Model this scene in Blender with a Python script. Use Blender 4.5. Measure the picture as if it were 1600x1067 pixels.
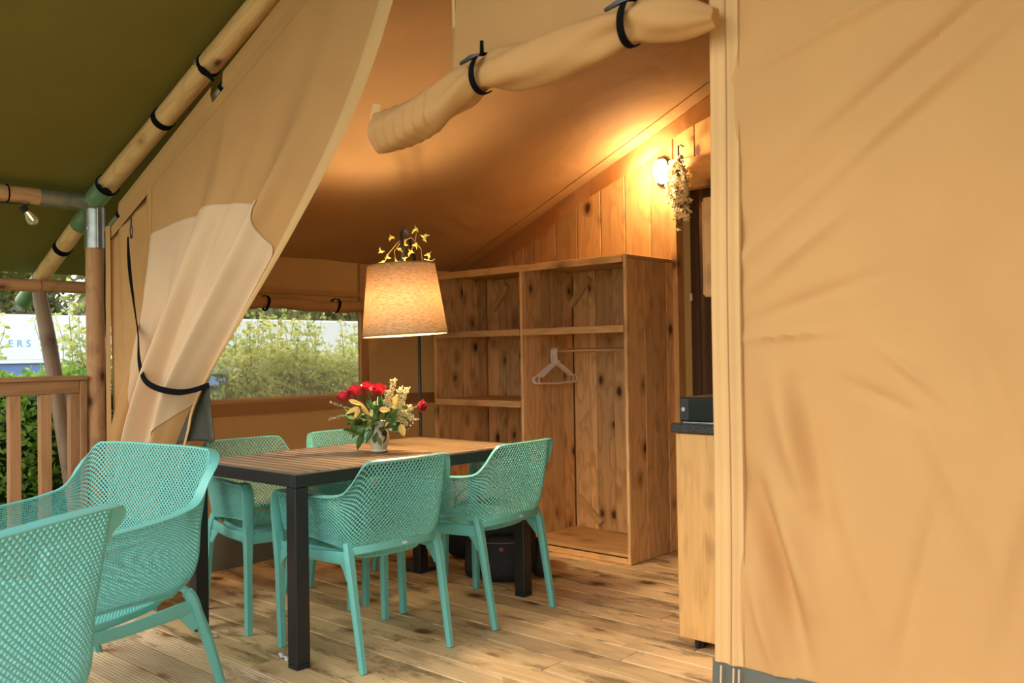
import bpy, math, random
import numpy as np
from mathutils import Vector, Matrix
random.seed(7)
for o in list(bpy.data.objects): bpy.data.objects.remove(o)
S = bpy.context.scene
COL = S.collection
R = math.radians
# ------------------------------------------------------------------ camera
cam_d = bpy.data.cameras.new('camera'); cam = bpy.data.objects.new('camera', cam_d); COL.objects.link(cam)
cam_d.sensor_width = 36.0; cam_d.lens = 36.0*1392/1600; cam_d.clip_start = 0.05; cam_d.clip_end = 300
cam_d.dof.use_dof = True; cam_d.dof.focus_distance = 4.4; cam_d.dof.aperture_fstop = 4.5
yaw, pit, rol = R(41.9), R(0.8), R(0.9)
fw = Vector((-math.sin(yaw)*math.cos(pit), math.cos(yaw)*math.cos(pit), math.sin(pit)))
rt = Vector((math.cos(yaw), math.sin(yaw), 0)); up = rt.cross(fw)
up2 = up*math.cos(rol)+rt*math.sin(rol); rt2 = rt*math.cos(rol)-up*math.sin(rol)
m = Matrix((rt2, up2, -fw)).transposed().to_4x4(); m.translation = Vector((0, 0, 1.2))
cam.matrix_world = m
S.camera = cam
# ------------------------------------------------------------------ sky, sun, exposure
W = bpy.data.worlds.new('overcast_sky'); S.world = W; W.use_nodes = True
wn = W.node_tree; wn.nodes.clear()
tc = wn.nodes.new('ShaderNodeTexCoord'); sp = wn.nodes.new('ShaderNodeSeparateXYZ'); cr = wn.nodes.new('ShaderNodeValToRGB')
bg = wn.nodes.new('ShaderNodeBackground'); wo = wn.nodes.new('ShaderNodeOutputWorld')
cr.color_ramp.elements[0].position = 0.0; cr.color_ramp.elements[0].color = (0.95, 0.95, 0.92, 1)
cr.color_ramp.elements[1].position = 0.9; cr.color_ramp.elements[1].color = (0.80, 0.88, 1.0, 1)
wn.links.new(tc.outputs['Generated'], sp.inputs[0]); wn.links.new(sp.outputs['Z'], cr.inputs[0])
wn.links.new(cr.outputs[0], bg.inputs[0]); wn.links.new(bg.outputs[0], wo.inputs[0])
bg.inputs[1].default_value = 1.30
sd = bpy.data.lights.new('sun', 'SUN'); sd.energy = 1.0; sd.angle = R(40); sd.color = (1.0, 0.93, 0.82)
sun = bpy.data.objects.new('sun', sd); COL.objects.link(sun); sun.location = (-6, -12, 12)
sun.rotation_euler = Vector((0.30, 0.78, -0.62)).to_track_quat('-Z', 'Y').to_euler()
S.view_settings.view_transform = 'Standard'; S.view_settings.look = 'None'
S.view_settings.exposure = 0.75; S.view_settings.gamma = 1.0; S.view_settings.use_curve_mapping = False

# ------------------------------------------------------------------ helpers
def tag(o, label=None, cat=None, group=None, kind=None):
    if label: o['label'] = label
    if cat: o['category'] = cat
    if group: o['group'] = group
    if kind: o['kind'] = kind
    return o
def empty(name, loc=(0,0,0), rz=0, label=None, cat=None, group=None, kind=None):
    o = bpy.data.objects.new(name, None); o.empty_display_size = .1; COL.objects.link(o)
    o.location = loc; o.rotation_euler = (0, 0, rz)
    return tag(o, label, cat, group, kind)
def link(name, me, parent=None, loc=None, rot=None, **k):
    o = bpy.data.objects.new(name, me); COL.objects.link(o)
    if parent is not None: o.parent = parent
    if loc is not None: o.location = loc
    if rot is not None: o.rotation_euler = rot
    return tag(o, **k)
def mesh(name, v, f, mat, smooth=False):
    me = bpy.data.meshes.new(name)
    me.from_pydata([tuple(map(float, p)) for p in v], [], [tuple(map(int, q)) for q in f]); me.update()
    if isinstance(mat, (list, tuple)):
        for q in mat: me.materials.append(q)
    else: me.materials.append(mat)
    if smooth:
        me.polygons.foreach_set('use_smooth', [True]*len(me.polygons)); me.set_sharp_from_angle(angle=R(38))
    return me
def catmull(pts, n):
    P = [Vector(p) for p in pts]
    P = [2*P[0]-P[1]] + P + [2*P[-1]-P[-2]]
    out = []
    for i in range(1, len(P)-2):
        for k in range(n):
            t = k/n; a, b, c, d = P[i-1], P[i], P[i+1], P[i+2]
            out.append(0.5*((2*b)+(c-a)*t+(2*a-5*b+4*c-d)*t*t+(3*b-a-3*c+d)*t**3))
    out.append(P[-2]); return out
class MB:
    def __init__(s): s.v = []; s.f = []
    def add(s, v, f):
        n = len(s.v); s.v += [tuple(p) for p in v]; s.f += [tuple(i+n for i in q) for q in f]; return s
    def box(s, a, b, ch=0.0, M=None):
        """axis box between corners a,b with chamfer"""
        a = Vector(a); b = Vector(b)
        c = (a+b)/2; h = Vector([abs(x) for x in (b-a)/2])
        if ch <= 0:
            v = [Vector((x*h.x, y*h.y, z*h.z)) for x in (-1,1) for y in (-1,1) for z in (-1,1)]
            f = [(0,1,3,2),(4,6,7,5),(0,4,5,1),(2,3,7,6),(0,2,6,4),(1,5,7,3)]
        else:
            ch = min(ch, h.x*.9, h.y*.9, h.z*.9); v = []; idx = {}
            for x in (-1,1):
                for y in (-1,1):
                    for z in (-1,1):
                        for k in range(3):
                            d = [h.x-ch, h.y-ch, h.z-ch]; d[k] += ch
                            idx[(x,y,z,k)] = len(v); v.append(Vector((x*d[0], y*d[1], z*d[2])))
            f = []
            for x in (-1,1): f.append([idx[(x,y,z,0)] for y,z in ((-1,-1),(1,-1),(1,1),(-1,1))][::x])
            for y in (-1,1): f.append([idx[(x,y,z,1)] for x,z in ((-1,-1),(-1,1),(1,1),(1,-1))][::y])
            for z in (-1,1): f.append([idx[(x,y,z,2)] for x,y in ((-1,-1),(1,-1),(1,1),(-1,1))][::z])
            for x in (-1,1):
                for y in (-1,1):
                    f.append([idx[(x,y,-1,0)], idx[(x,y,-1,1)], idx[(x,y,1,1)], idx[(x,y,1,0)]][::-x*y])
            for x in (-1,1):
                for z in (-1,1):
                    f.append([idx[(x,-1,z,0)], idx[(x,-1,z,2)], idx[(x,1,z,2)], idx[(x,1,z,0)]][::x*z])
            for y in (-1,1):
                for z in (-1,1):
                    f.append([idx[(-1,y,z,1)], idx[(-1,y,z,2)], idx[(1,y,z,2)], idx[(1,y,z,1)]][::-y*z])
            for x in (-1,1):
                for y in (-1,1):
                    for z in (-1,1):
                        f.append([idx[(x,y,z,0)], idx[(x,y,z,1)], idx[(x,y,z,2)]][::x*y*z])
        v = [c+p for p in v]
        if M is not None: v = [M @ p for p in v]
        return s.add(v, f)
    def tube(s, pts, r, n=10, caps=True, tap=None):
        pts = [Vector(p) for p in pts]; N = len(pts)
        rs = r if isinstance(r, (list, tuple)) else [r]*N
        T0 = (pts[1]-pts[0]).normalized()
        a = T0.orthogonal().normalized(); v = []; f = []
        for i, p in enumerate(pts):
            T = (pts[min(i+1, N-1)]-pts[max(i-1, 0)]).normalized()
            a = (a - T*a.dot(T)).normalized(); b = T.cross(a)
            for k in range(n):
                t = 2*math.pi*k/n; v.append(p+(a*math.cos(t)+b*math.sin(t))*rs[i])
        for i in range(N-1):
            for k in range(n):
                k2 = (k+1) % n; f.append((i*n+k, i*n+k2, (i+1)*n+k2, (i+1)*n+k))
        if caps: f.append(tuple(range(n))[::-1]); f.append(tuple((N-1)*n+k for k in range(n)))
        return s.add(v, f)
    def sweep(s, pts, wt, side, ch=.25, nrm=None):
        """rectangular section with rounded corners; wt=[(width,thick)], side= vector of the width axis"""
        pts = [Vector(p) for p in pts]; N = len(pts); v = []; f = []
        prof = [(-1,-1+2*ch),(-1+2*ch*.5,-1),(1-2*ch*.5,-1),(1,-1+2*ch),(1,1-2*ch),(1-2*ch*.5,1),(-1+2*ch*.5,1),(-1,1-2*ch)]
        for i, p in enumerate(pts):
            T = (pts[min(i+1, N-1)]-pts[max(i-1, 0)]).normalized()
            sd_ = Vector(side[i] if isinstance(side, list) else side); sd_ = (sd_-T*sd_.dot(T)).normalized(); q = T.cross(sd_)
            w, t = wt[i] if isinstance(wt, list) else wt
            for (x, y) in prof: v.append(p+sd_*x*w/2+q*y*t/2)
        for i in range(N-1):
            for k in range(8):
                k2 = (k+1) % 8; f.append((i*8+k, i*8+k2, (i+1)*8+k2, (i+1)*8+k))
        f.append(tuple(range(8))[::-1]); f.append(tuple((N-1)*8+k for k in range(8)))
        return s.add(v, f)
    def lathe(s, prof, n=24, c=(0,0,0), M=None, close=False):
        v = []; f = []; c = Vector(c)
        for (r, z) in prof:
            for k in range(n):
                t = 2*math.pi*k/n; p = c+Vector((r*math.cos(t), r*math.sin(t), z)); v.append(M @ p if M is not None else p)
        for i in range(len(prof)-1):
            for k in range(n):
                k2 = (k+1) % n; f.append((i*n+k, i*n+k2, (i+1)*n+k2, (i+1)*n+k))
        return s.add(v, f)
    def grid(s, fn, nu, nv, flip=False):
        v = [fn(i/nu, j/nv) for j in range(nv+1) for i in range(nu+1)]
        f = [(j*(nu+1)+i, j*(nu+1)+i+1, (j+1)*(nu+1)+i+1, (j+1)*(nu+1)+i) for j in range(nv) for i in range(nu)]
        if flip: f = [q[::-1] for q in f]
        return s.add(v, f)
    def build(s, name, mat, parent=None, smooth=False, loc=None, rot=None, **k):
        me = mesh(name, s.v, s.f, mat, smooth)
        return link(name, me, parent, loc, rot, **k)
def copy_tree(o, parent=None):
    c = o.copy(); COL.objects.link(c)
    if parent is not None: c.parent = parent
    for ch in [x for x in o.children]: copy_tree(ch, c)
    return c
def solidify(o, t, off=0):
    md = o.modifiers.new('thickness', 'SOLIDIFY'); md.thickness = t; md.offset = off; return o
def xf(o, loc, rz): o.location = loc; o.rotation_euler = (0, 0, rz); return o

# ------------------------------------------------------------------ materials
def newmat(name):
    mt = bpy.data.materials.new(name); mt.use_nodes = True; nt = mt.node_tree
    return mt, nt, nt.nodes['Principled BSDF']
def N(nt, t, **k):
    n = nt.nodes.new(t)
    for a, b in k.items(): setattr(n, a, b)
    return n
def ramp(nt, pts, src):
    r = N(nt, 'ShaderNodeValToRGB'); e = r.color_ramp.elements
    while len(e) < len(pts): e.new(.5)
    for i, (p, c) in enumerate(pts):
        e[i].position = p; e[i].color = (*c, 1) if len(c) == 3 else c
    nt.links.new(src, r.inputs[0]); return r
def mixc(nt, fac, a, b, mode='MIX'):
    x = N(nt, 'ShaderNodeMix', data_type='RGBA', blend_type=mode)
    for s_, val in ((0, fac), (6, a), (7, b)):
        if hasattr(val, 'is_output') or isinstance(val, bpy.types.NodeSocket): nt.links.new(val, x.inputs[s_])
        else: x.inputs[s_].default_value = (*val, 1) if isinstance(val, tuple) and len(val) == 3 else val
    return x.outputs[2]
def plain(name, col, rough=.5, metal=0, noise=.0, nscale=20, bump=0, spec=.5):
    mt, nt, p = newmat(name)
    p.inputs['Base Color'].default_value = (*col, 1); p.inputs['Roughness'].default_value = rough; p.inputs['Metallic'].default_value = metal
    p.inputs['Specular IOR Level'].default_value = spec
    t = N(nt, 'ShaderNodeTexCoord'); n = N(nt, 'ShaderNodeTexNoise'); n.inputs['Scale'].default_value = nscale; n.inputs['Detail'].default_value = 4
    nt.links.new(t.outputs['Object'], n.inputs['Vector'])
    if noise:
        r = ramp(nt, [(.3, tuple(c*(1-noise) for c in col)), (.7, tuple(min(1, c*(1+noise)) for c in col))], n.outputs['Fac'])
        nt.links.new(r.outputs[0], p.inputs['Base Color'])
    if bump:
        b = N(nt, 'ShaderNodeBump'); b.inputs['Strength'].default_value = bump; b.inputs['Distance'].default_value = .002
        nt.links.new(n.outputs['Fac'], b.inputs['Height']); nt.links.new(b.outputs[0], p.inputs['Normal'])
    return mt
def wood(name, light, dark, axis='Z', knot=(.10, .035, .01), rough=.6, kn=1.0, stain=0.0, grain=1.0):
    mt, nt, p = newmat(name); L = nt.links.new
    t = N(nt, 'ShaderNodeTexCoord'); oi = N(nt, 'ShaderNodeObjectInfo')
    mul = N(nt, 'ShaderNodeVectorMath', operation='SCALE'); mul.inputs[0].default_value = (13.1, 7.7, 5.3)
    L(oi.outputs['Random'], mul.inputs['Scale'])
    ad = N(nt, 'ShaderNodeVectorMath', operation='ADD'); L(t.outputs['Object'], ad.inputs[0]); L(mul.outputs[0], ad.inputs[1])
    def stretch(al, ac):
        v = [ac, ac, ac]; v['XYZ'.index(axis)] = al
        s_ = N(nt, 'ShaderNodeVectorMath', operation='MULTIPLY'); s_.inputs[1].default_value = v; L(ad.outputs[0], s_.inputs[0]); return s_.outputs[0]
    # slow warp so that grain flows round the knots
    vo = N(nt, 'ShaderNodeTexVoronoi'); vo.inputs['Scale'].default_value = 1; L(stretch(2.6*kn, 6.5*kn), vo.inputs['Vector'])
    nz = N(nt, 'ShaderNodeTexNoise'); nz.inputs['Scale'].default_value = 1; nz.inputs['Detail'].default_value = 3; L(stretch(1.4, 9), nz.inputs['Vector'])
    wv = N(nt, 'ShaderNodeMath', operation='MULTIPLY_ADD'); L(vo.outputs['Distance'], wv.inputs[0]); wv.inputs[1].default_value = -.55; L(nz.outputs['Fac'], wv.inputs[2])
    sn = N(nt, 'ShaderNodeMath', operation='MULTIPLY'); L(wv.outputs[0], sn.inputs[0]); sn.inputs[1].default_value = 26
    si = N(nt, 'ShaderNodeMath', operation='SINE'); L(sn.outputs[0], si.inputs[0])
    rings = N(nt, 'ShaderNodeMapRange'); rings.inputs[1].default_value = -1; rings.inputs[2].default_value = 1; L(si.outputs[0], rings.inputs[0])
    fg = N(nt, 'ShaderNodeTexNoise'); fg.inputs['Scale'].default_value = 1; fg.inputs['Detail'].default_value = 5; L(stretch(3, 90), fg.inputs['Vector'])
    md = tuple(a*.55+b*.45 for a, b in zip(light, dark))
    c1 = ramp(nt, [(.3, md), (.75, light)], fg.outputs['Fac'])
    c2 = mixc(nt, .26*grain, c1.outputs[0], ramp(nt, [(.0, light), (.55, light), (.85, md), (1, dark)], rings.outputs[0]).outputs[0])
    bt = N(nt, 'ShaderNodeMapRange'); bt.inputs[3].default_value = .74; bt.inputs[4].default_value = 1.16; L(oi.outputs['Random'], bt.inputs[0])
    hs = N(nt, 'ShaderNodeHueSaturation'); L(bt.outputs[0], hs.inputs['Value']); L(c2, hs.inputs['Color'])
    kd = N(nt, 'ShaderNodeTexNoise'); kd.inputs['Scale'].default_value = 26; kd.inputs['Detail'].default_value = 3; L(ad.outputs[0], kd.inputs['Vector'])
    v2 = N(nt, 'ShaderNodeTexVoronoi'); v2.inputs['Scale'].default_value = 1; L(stretch(6.8*kn, 11*kn), v2.inputs['Vector'])
    sc3 = N(nt, 'ShaderNodeSeparateColor'); L(v2.outputs['Color'], sc3.inputs[0])
    cul = N(nt, 'ShaderNodeMath', operation='GREATER_THAN'); cul.inputs[1].default_value = .42; L(sc3.outputs[0], cul.inputs[0])
    far = N(nt, 'ShaderNodeMath', operation='ADD'); L(cul.outputs[0], far.inputs[0]); L(v2.outputs['Distance'], far.inputs[1])
    ksum = N(nt, 'ShaderNodeMath', operation='MULTIPLY_ADD'); L(kd.outputs['Fac'], ksum.inputs[0]); ksum.inputs[1].default_value = .13; L(far.outputs[0], ksum.inputs[2])
    halo = ramp(nt, [(.22, (.85,.85,.85)), (.60, (0,0,0))], ksum.outputs[0])
    c2b = mixc(nt, halo.outputs[0], hs.outputs[0], tuple(d_*.8 for d_ in dark))
    kr = ramp(nt, [(.18, (1,1,1)), (.26, (.5,.5,.5)), (.31, (0,0,0))], ksum.outputs[0])
    c3 = mixc(nt, kr.outputs[0], c2b, knot)
    if stain:
        sn2 = N(nt, 'ShaderNodeTexNoise'); sn2.inputs['Scale'].default_value = 1; sn2.inputs['Detail'].default_value = 7; sn2.inputs['Roughness'].default_value = .7
        L(stretch(2.5, 9), sn2.inputs['Vector'])
        sr = ramp(nt, [(.53, (0,0,0)), (.64, (stain,)*3)], sn2.outputs['Fac'])
        c3 = mixc(nt, sr.outputs[0], c3, tuple(c*.30 for c in dark))
    L(c3, p.inputs['Base Color']); p.inputs['Roughness'].default_value = rough
    b = N(nt, 'ShaderNodeBump'); b.inputs['Strength'].default_value = .35; b.inputs['Distance'].default_value = .0012
    L(fg.outputs['Fac'], b.inputs['Height']); L(b.outputs[0], p.inputs['Normal'])
    return mt
def fabric(name, col, trans=.25, tcol=None, rough=.85, wrinkle=.25, wscale=2.2, sheen=0):
    mt, nt, p = newmat(name); L = nt.links.new
    t = N(nt, 'ShaderNodeTexCoord')
    n = N(nt, 'ShaderNodeTexNoise'); n.inputs['Scale'].default_value = 3; n.inputs['Detail'].default_value = 6; L(t.outputs['Object'], n.inputs['Vector'])
    r = ramp(nt, [(.3, tuple(c*.90 for c in col)), (.7, col)], n.outputs['Fac']); L(r.outputs[0], p.inputs['Base Color'])
    p.inputs['Roughness'].default_value = rough; p.inputs['Specular IOR Level'].default_value = .25
    n2 = N(nt, 'ShaderNodeTexNoise'); n2.inputs['Scale'].default_value = wscale; n2.inputs['Detail'].default_value = 5; n2.inputs['Distortion'].default_value = .6; L(t.outputs['Object'], n2.inputs['Vector'])
    w1 = N(nt, 'ShaderNodeTexNoise'); w1.inputs['Scale'].default_value = 420; w1.inputs['Detail'].default_value = 1; L(t.outputs['Object'], w1.inputs['Vector'])
    b1 = N(nt, 'ShaderNodeBump'); b1.inputs['Strength'].default_value = wrinkle; b1.inputs['Distance'].default_value = .05; L(n2.outputs['Fac'], b1.inputs['Height'])
    b2 = N(nt, 'ShaderNodeBump'); b2.inputs['Strength'].default_value = .15; b2.inputs['Distance'].default_value = .001; L(w1.outputs['Fac'], b2.inputs['Height']); L(b1.outputs[0], b2.inputs['Normal'])
    L(b2.outputs[0], p.inputs['Normal'])
    if trans:
        tr = N(nt, 'ShaderNodeBsdfTranslucent'); tr.inputs[0].default_value = (*(tcol or col), 1)
        mx = N(nt, 'ShaderNodeMixShader'); mx.inputs[0].default_value = trans
        L(p.outputs[0], mx.inputs[1]); L(tr.outputs[0], mx.inputs[2]); L(mx.outputs[0], nt.nodes['Material Output'].inputs[0])
    return mt
def glow(name, col, st):
    mt, nt, p = newmat(name); p.inputs['Base Color'].default_value = (*col, 1)
    p.inputs['Emission Color'].default_value = (*col, 1); p.inputs['Emission Strength'].default_value = st; return mt
def leafm(name, a, b, tr=.35):
    mt, nt, p = newmat(name); L = nt.links.new
    g = N(nt, 'ShaderNodeNewGeometry'); r = ramp(nt, [(0, a), (1, b)], g.outputs['Random Per Island']); L(r.outputs[0], p.inputs['Base Color'])
    p.inputs['Roughness'].default_value = .45
    t = N(nt, 'ShaderNodeBsdfTranslucent'); L(r.outputs[0], t.inputs[0]); mx = N(nt, 'ShaderNodeMixShader'); mx.inputs[0].default_value = tr
    L(p.outputs[0], mx.inputs[1]); L(t.outputs[0], mx.inputs[2]); L(mx.outputs[0], nt.nodes['Material Output'].inputs[0]); return mt
M = dict(
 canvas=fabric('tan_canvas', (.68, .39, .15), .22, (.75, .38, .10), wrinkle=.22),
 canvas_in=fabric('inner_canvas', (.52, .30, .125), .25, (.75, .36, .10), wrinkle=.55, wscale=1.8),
 pale=fabric('pale_lining', (.86, .60, .36), .15, (.8, .5, .25), wrinkle=.12),
 hem=fabric('hem_canvas', (.78, .49, .21), .12, wrinkle=.08),
 skirtd=fabric('dark_skirt', (.07, .07, .055), 0, rough=.5, wrinkle=.3),
 skirt=fabric('grey_skirt', (.125, .13, .105), 0, rough=.5, wrinkle=.3),
 olive=fabric('olive_roof', (.19, .140, .026), .07, (.06, .065, .008), rough=.6, wrinkle=.15, wscale=1.0),
 deck=wood('deck_wood', (.98, .74, .46), (.74, .46, .24), 'X', knot=(.25, .12, .05), stain=.60, kn=.6),
 floor=wood('floor_wood', (.95, .68, .35), (.58, .34, .14), 'X', knot=(.14, .06, .02), stain=.80, kn=.6),
 plank=wood('wall_plank', (.74, .43, .16), (.40, .20, .06), 'Z', knot=(.09, .03, .01), kn=.85),
 closet=wood('wardrobe_board', (.95, .62, .27), (.48, .25, .085), 'Z', knot=(.07, .025, .01), kn=.95, grain=1.3),
 closetx=wood('wardrobe_rail', (.88, .55, .23), (.48, .25, .08), 'X', kn=.6),
 closety=wood('wardrobe_side', (.72, .42, .16), (.40, .19, .06), 'Y', kn=.6),
 cab=wood('cabinet_wood', (.85, .50, .17), (.5, .24, .07), 'Z', knot=(.12, .04, .01), kn=1.0),
 logZ=wood('log_upright', (.55, .28, .11), (.28, .12, .04), 'Z', kn=.7),
 logX=wood('log_rafter', (.88, .56, .24), (.50, .25, .08), 'X', kn=1.1),
 logY=wood('log_beam', (.66, .38, .17), (.36, .18, .07), 'Y', kn=.8),
 rail=wood('rail_wood', (.56, .30, .13), (.30, .14, .05), 'Y', kn=.6),
 railz=wood('baluster_wood', (.58, .31, .14), (.32, .15, .05), 'Z', kn=.6),
 slat=wood('table_slat', (.25, .155, .07), (.14, .08, .035), 'X', knot=(.1, .05, .02), rough=.42, kn=.3),
 teal=plain('teal_plastic', (.165, .53, .465), .38, noise=.03, nscale=200),
 black=plain('black_metal', (.018, .018, .02), .38, bump=.1, nscale=300),
 strap=plain('black_webbing', (.006, .006, .007), .9, bump=.5, nscale=400, spec=.08),
 bagm=plain('black_nylon', (.010, .010, .011), .6, noise=.3, nscale=30, bump=.6),
 steel=plain('galvanised_steel', (.42, .45, .40), .38, .85, noise=.15, nscale=25),
 gsteel=plain('green_steel', (.20, .32, .18), .4, .3, noise=.15, nscale=25),
 white=plain('white_plastic', (.95, .90, .84), .35, noise=.02),
 label=plain('white_label', (.8, .8, .8), .5, noise=.03),
 granite=plain('dark_granite', (.035, .035, .033), .25, noise=.9, nscale=260),
 dark=plain('dark_void', (.02, .014, .01), .9, noise=.1),
 drape=fabric('brown_drape', (.16, .085, .045), .05, wrinkle=.1),
 grass=plain('grass', (.10, .15, .03), .9, noise=.4, nscale=6, bump=.5),
 chrome=plain('chrome_tube', (.92, .80, .65), .28, 1.0, noise=.02),
 red=leafm('rose_petal', (.30, .008, .02), (.62, .03, .05), .2),
 leafd=leafm('bouquet_leaf', (.015, .05, .01), (.08, .17, .03), .2),
 leafy=leafm('yellow_leaf', (.75, .48, .08), (.85, .62, .18), .3),
 cream=leafm('cream_blossom', (.80, .66, .30), (.9, .82, .5), .3),
 whitef=leafm('white_blossom', (.92, .84, .58), (.98, .94, .80), .35),
 ivy=leafm('ivy_leaf', (.35, .38, .08), (.75, .62, .16), .35),
 stem=plain('stem', (.12, .13, .03), .6, noise=.2),
 twig=plain('twig', (.30, .20, .09), .7, noise=.2),
 hedge=leafm('hedge_leaf', (.13, .34, .03), (.55, .75, .16), .45),
 hedgey=leafm('hedge_leaf_yellow', (.50, .56, .14), (.98, .90, .40), .45),
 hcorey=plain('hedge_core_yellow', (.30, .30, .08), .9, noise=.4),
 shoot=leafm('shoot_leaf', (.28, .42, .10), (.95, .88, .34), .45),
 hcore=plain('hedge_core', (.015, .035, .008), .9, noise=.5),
 tree=leafm('tree_leaf', (.07, .10, .025), (.40, .36, .10), .3),
 bark=plain('bark', (.10, .07, .04), .9, noise=.3),
 trailer=plain('trailer_white', (.86, .88, .92), .4, noise=.02),
 tblue=plain('trailer_blue', (.16, .25, .55), .4, noise=.05),
 ink=plain('sign_blue', (.10, .42, .75), .5, noise=.02),
 rubber=plain('rubber', (.015, .015, .015), .8, noise=.1),
)
M['postlog'] = wood('log_post', (.62, .32, .13), (.30, .13, .04), 'X', kn=1.2)
M['greylog'] = wood('log_weathered', (.42, .27, .15), (.22, .13, .07), 'X', kn=.6)
def orient(p0, p1):
    d = (Vector(p1)-Vector(p0)); q = d.to_track_quat('X', 'Z'); mt = q.to_matrix().to_4x4(); mt.translation = p0; return mt, d.length
def log(name, p0, p1, r, mat, parent=None, n=16, r1=None, wob=.0, **k):
    mt, L = orient(p0, p1); rnd = random.Random(name+str(p0)); K = max(2, int(L/.25))
    pts = [(L*i/K, rnd.uniform(-wob, wob), rnd.uniform(-wob, wob)) for i in range(K+1)]
    rs = [r+((r1 or r)-r)*i/K+rnd.uniform(-wob, wob)*.5 for i in range(K+1)]
    o = MB().tube(pts, rs, n).build(name, mat, parent, True)
    o.matrix_world = mt if parent is None else mt
    return tag(o, **k)
# ================================================================== SETTING
XL = -4.62; YF = 2.06; YB = 4.73; XR = 1.4; XM = -1.6
def zin(x): return 1.97+.435*((x if x <= XM else 2*XM-x)+4.23)-.00       # inner roof
def zgab(x): return 1.975+.435*((x if x <= XM else 2*XM-x)+4.556)        # gable edge of the front canvas
def zfly(x):
    x = x if x <= XM else 2*XM-x
    return 2.135+.385*(x+4.85) if x > -4.85 else 2.135+.45*(x+4.85)
# ground
MB().grid(lambda u, v: (-60+90*u, -30+90*v, -.22+.02*math.sin(u*40)*math.sin(v*50)), 30, 30).build('ground', M['grass'], kind='structure')
# floor: every board its own piece, grooved decking outside, smooth boards inside
fl = empty('floor', (0, 0, 0), kind='structure')
MB().box((-4.98, -1.6, -.20), (1.5, 4.9, -.034)).build('subfloor', M['hcore'], fl)
def board_mesh(L, w, groove):
    if not groove: b = MB().box((-L/2, -w/2, -.028), (L/2, w/2, 0), .003); return mesh('floor_board', b.v, b.f, M['floor'])
    pr = [(-w/2, -.028), (-w/2, -.002)]
    n = 9; g = w/n
    for i in range(n):
        y0 = -w/2+g*i; pr += [(y0+g*.18, 0), (y0+g*.72, 0), (y0+g*.78, -.0035), (y0+g*1.0, -.0035)] if i < n-1 else [(y0+g*.18, 0), (y0+g*.85, 0)]
    pr += [(w/2, -.002), (w/2, -.028)]
    v = [(x, y, z) for x in (-L/2, L/2) for (y, z) in pr]; k = len(pr)
    f = [(i, i+k, i+1+k, i+1) for i in range(k-1)] + [tuple(range(k)), tuple(range(2*k-1, k-1, -1))]
    return mesh('decking_board', v, f, M['deck'])
bw = .138; rnd = random.Random(3); cache = {}
y = -1.55; row = 0
while y < 4.85:
    groove = y+bw < 1.99
    cuts = [-4.96] + ([-3.1+.35*((row*7) % 5)/5, -.9+.3*((row*3) % 4)] if row % 2 else [-2.2+.5*((row*5) % 3)/3]) + [1.45]
    for a, b in zip(cuts[:-1], cuts[1:]):
        L = round(b-a-.003, 3); key = (L, groove)
        if key not in cache: cache[key] = board_mesh(L, bw-.005, groove)
        o = link('decking_board' if groove else 'floor_board', cache[key], fl, ((a+b)/2, y+bw/2, rnd.uniform(-.0012, 0)))
    y += bw; row += 1
# screws along the boards
sc = MB(); y = -1.55
while y < 4.7:
    for x in (-4.4, -3.8, -3.2, -2.6, -2.0, -1.4):
        for dy in (.03, .105): sc.lathe([(0, .0012), (.0035, .0012), (.004, 0)], 6, (x+rnd.uniform(-.01, .01), y+dy, 0))
    y += bw
sc.build('floor_screws', M['steel'], fl, kind='stuff')

# ---- inner roof
def roof_in(u, v, side):
    x = XL+(XM-XL)*u; yy = YF+.03+(YB+.12-YF)*v
    sag = -.035*math.sin(math.pi*v)*math.sin(math.pi*min(1, u*1.2))
    w = .010*math.sin(9*u+14*v+2*math.sin(5*v))+.006*math.sin(31*v-17*u)*math.exp(-((v-.75)/.3)**2)
    z = zin(x)+sag+w*math.sin(math.pi*min(1, v*1.1+.02))
    return (x if side < 0 else 2*XM-x, yy, z)
rf = empty('ceiling', (0, 0, 0), kind='structure')
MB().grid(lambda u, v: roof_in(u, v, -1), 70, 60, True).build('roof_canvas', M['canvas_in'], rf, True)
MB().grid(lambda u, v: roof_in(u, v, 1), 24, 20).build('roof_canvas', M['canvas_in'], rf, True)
# welted seams of the roof canvas, one parallel to the partition
for vv in (.86,):
    MB().sweep([Vector(roof_in(i/30, vv, -1))+Vector((0, 0, -.004)) for i in range(31)], (.030, .003), (0, 1, 0)).build('roof_seam', M['canvas_in'], rf, True)
# valance where the roof meets the plank partition
MB().grid(lambda u, v: (XL+(XM-XL)*u, 4.60+.012*math.sin(u*37)*v+.01*math.sin(u*13), zin(XL+(XM-XL)*u)-.012-v*(.115+.012*math.sin(u*29)*v)), 90, 5).build('roof_valance', M['canvas_in'], rf, True)
# ---- outer fly roof
fly = empty('roof_fly', (0, 0, 0), kind='structure')
def flyf(u, v, s):
    x = -5.74+(XM+5.74)*u; yy = .35+6.1*v
    z = zfly(x)-.012*abs(math.sin(math.pi*(yy-2.06)/2.0))*math.sin(math.pi*min(1, u*1.1))
    return (x if s < 0 else 2*XM-x, yy, z)
MB().grid(lambda u, v: flyf(u, v, -1), 40, 60, True).build('fly_sheet', M['olive'], fly, True)
MB().grid(lambda u, v: flyf(u, v, 1), 40, 60).build('fly_sheet', M['olive'], fly, True)
for yy in (.55, 3.6): MB().sweep([(x, yy, zfly(x)-.008) for x in [-5.7+.2*i for i in range(21)]], (.045, .003), (0, 1, 0)).build('fly_seam', M['olive'], fly)
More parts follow.
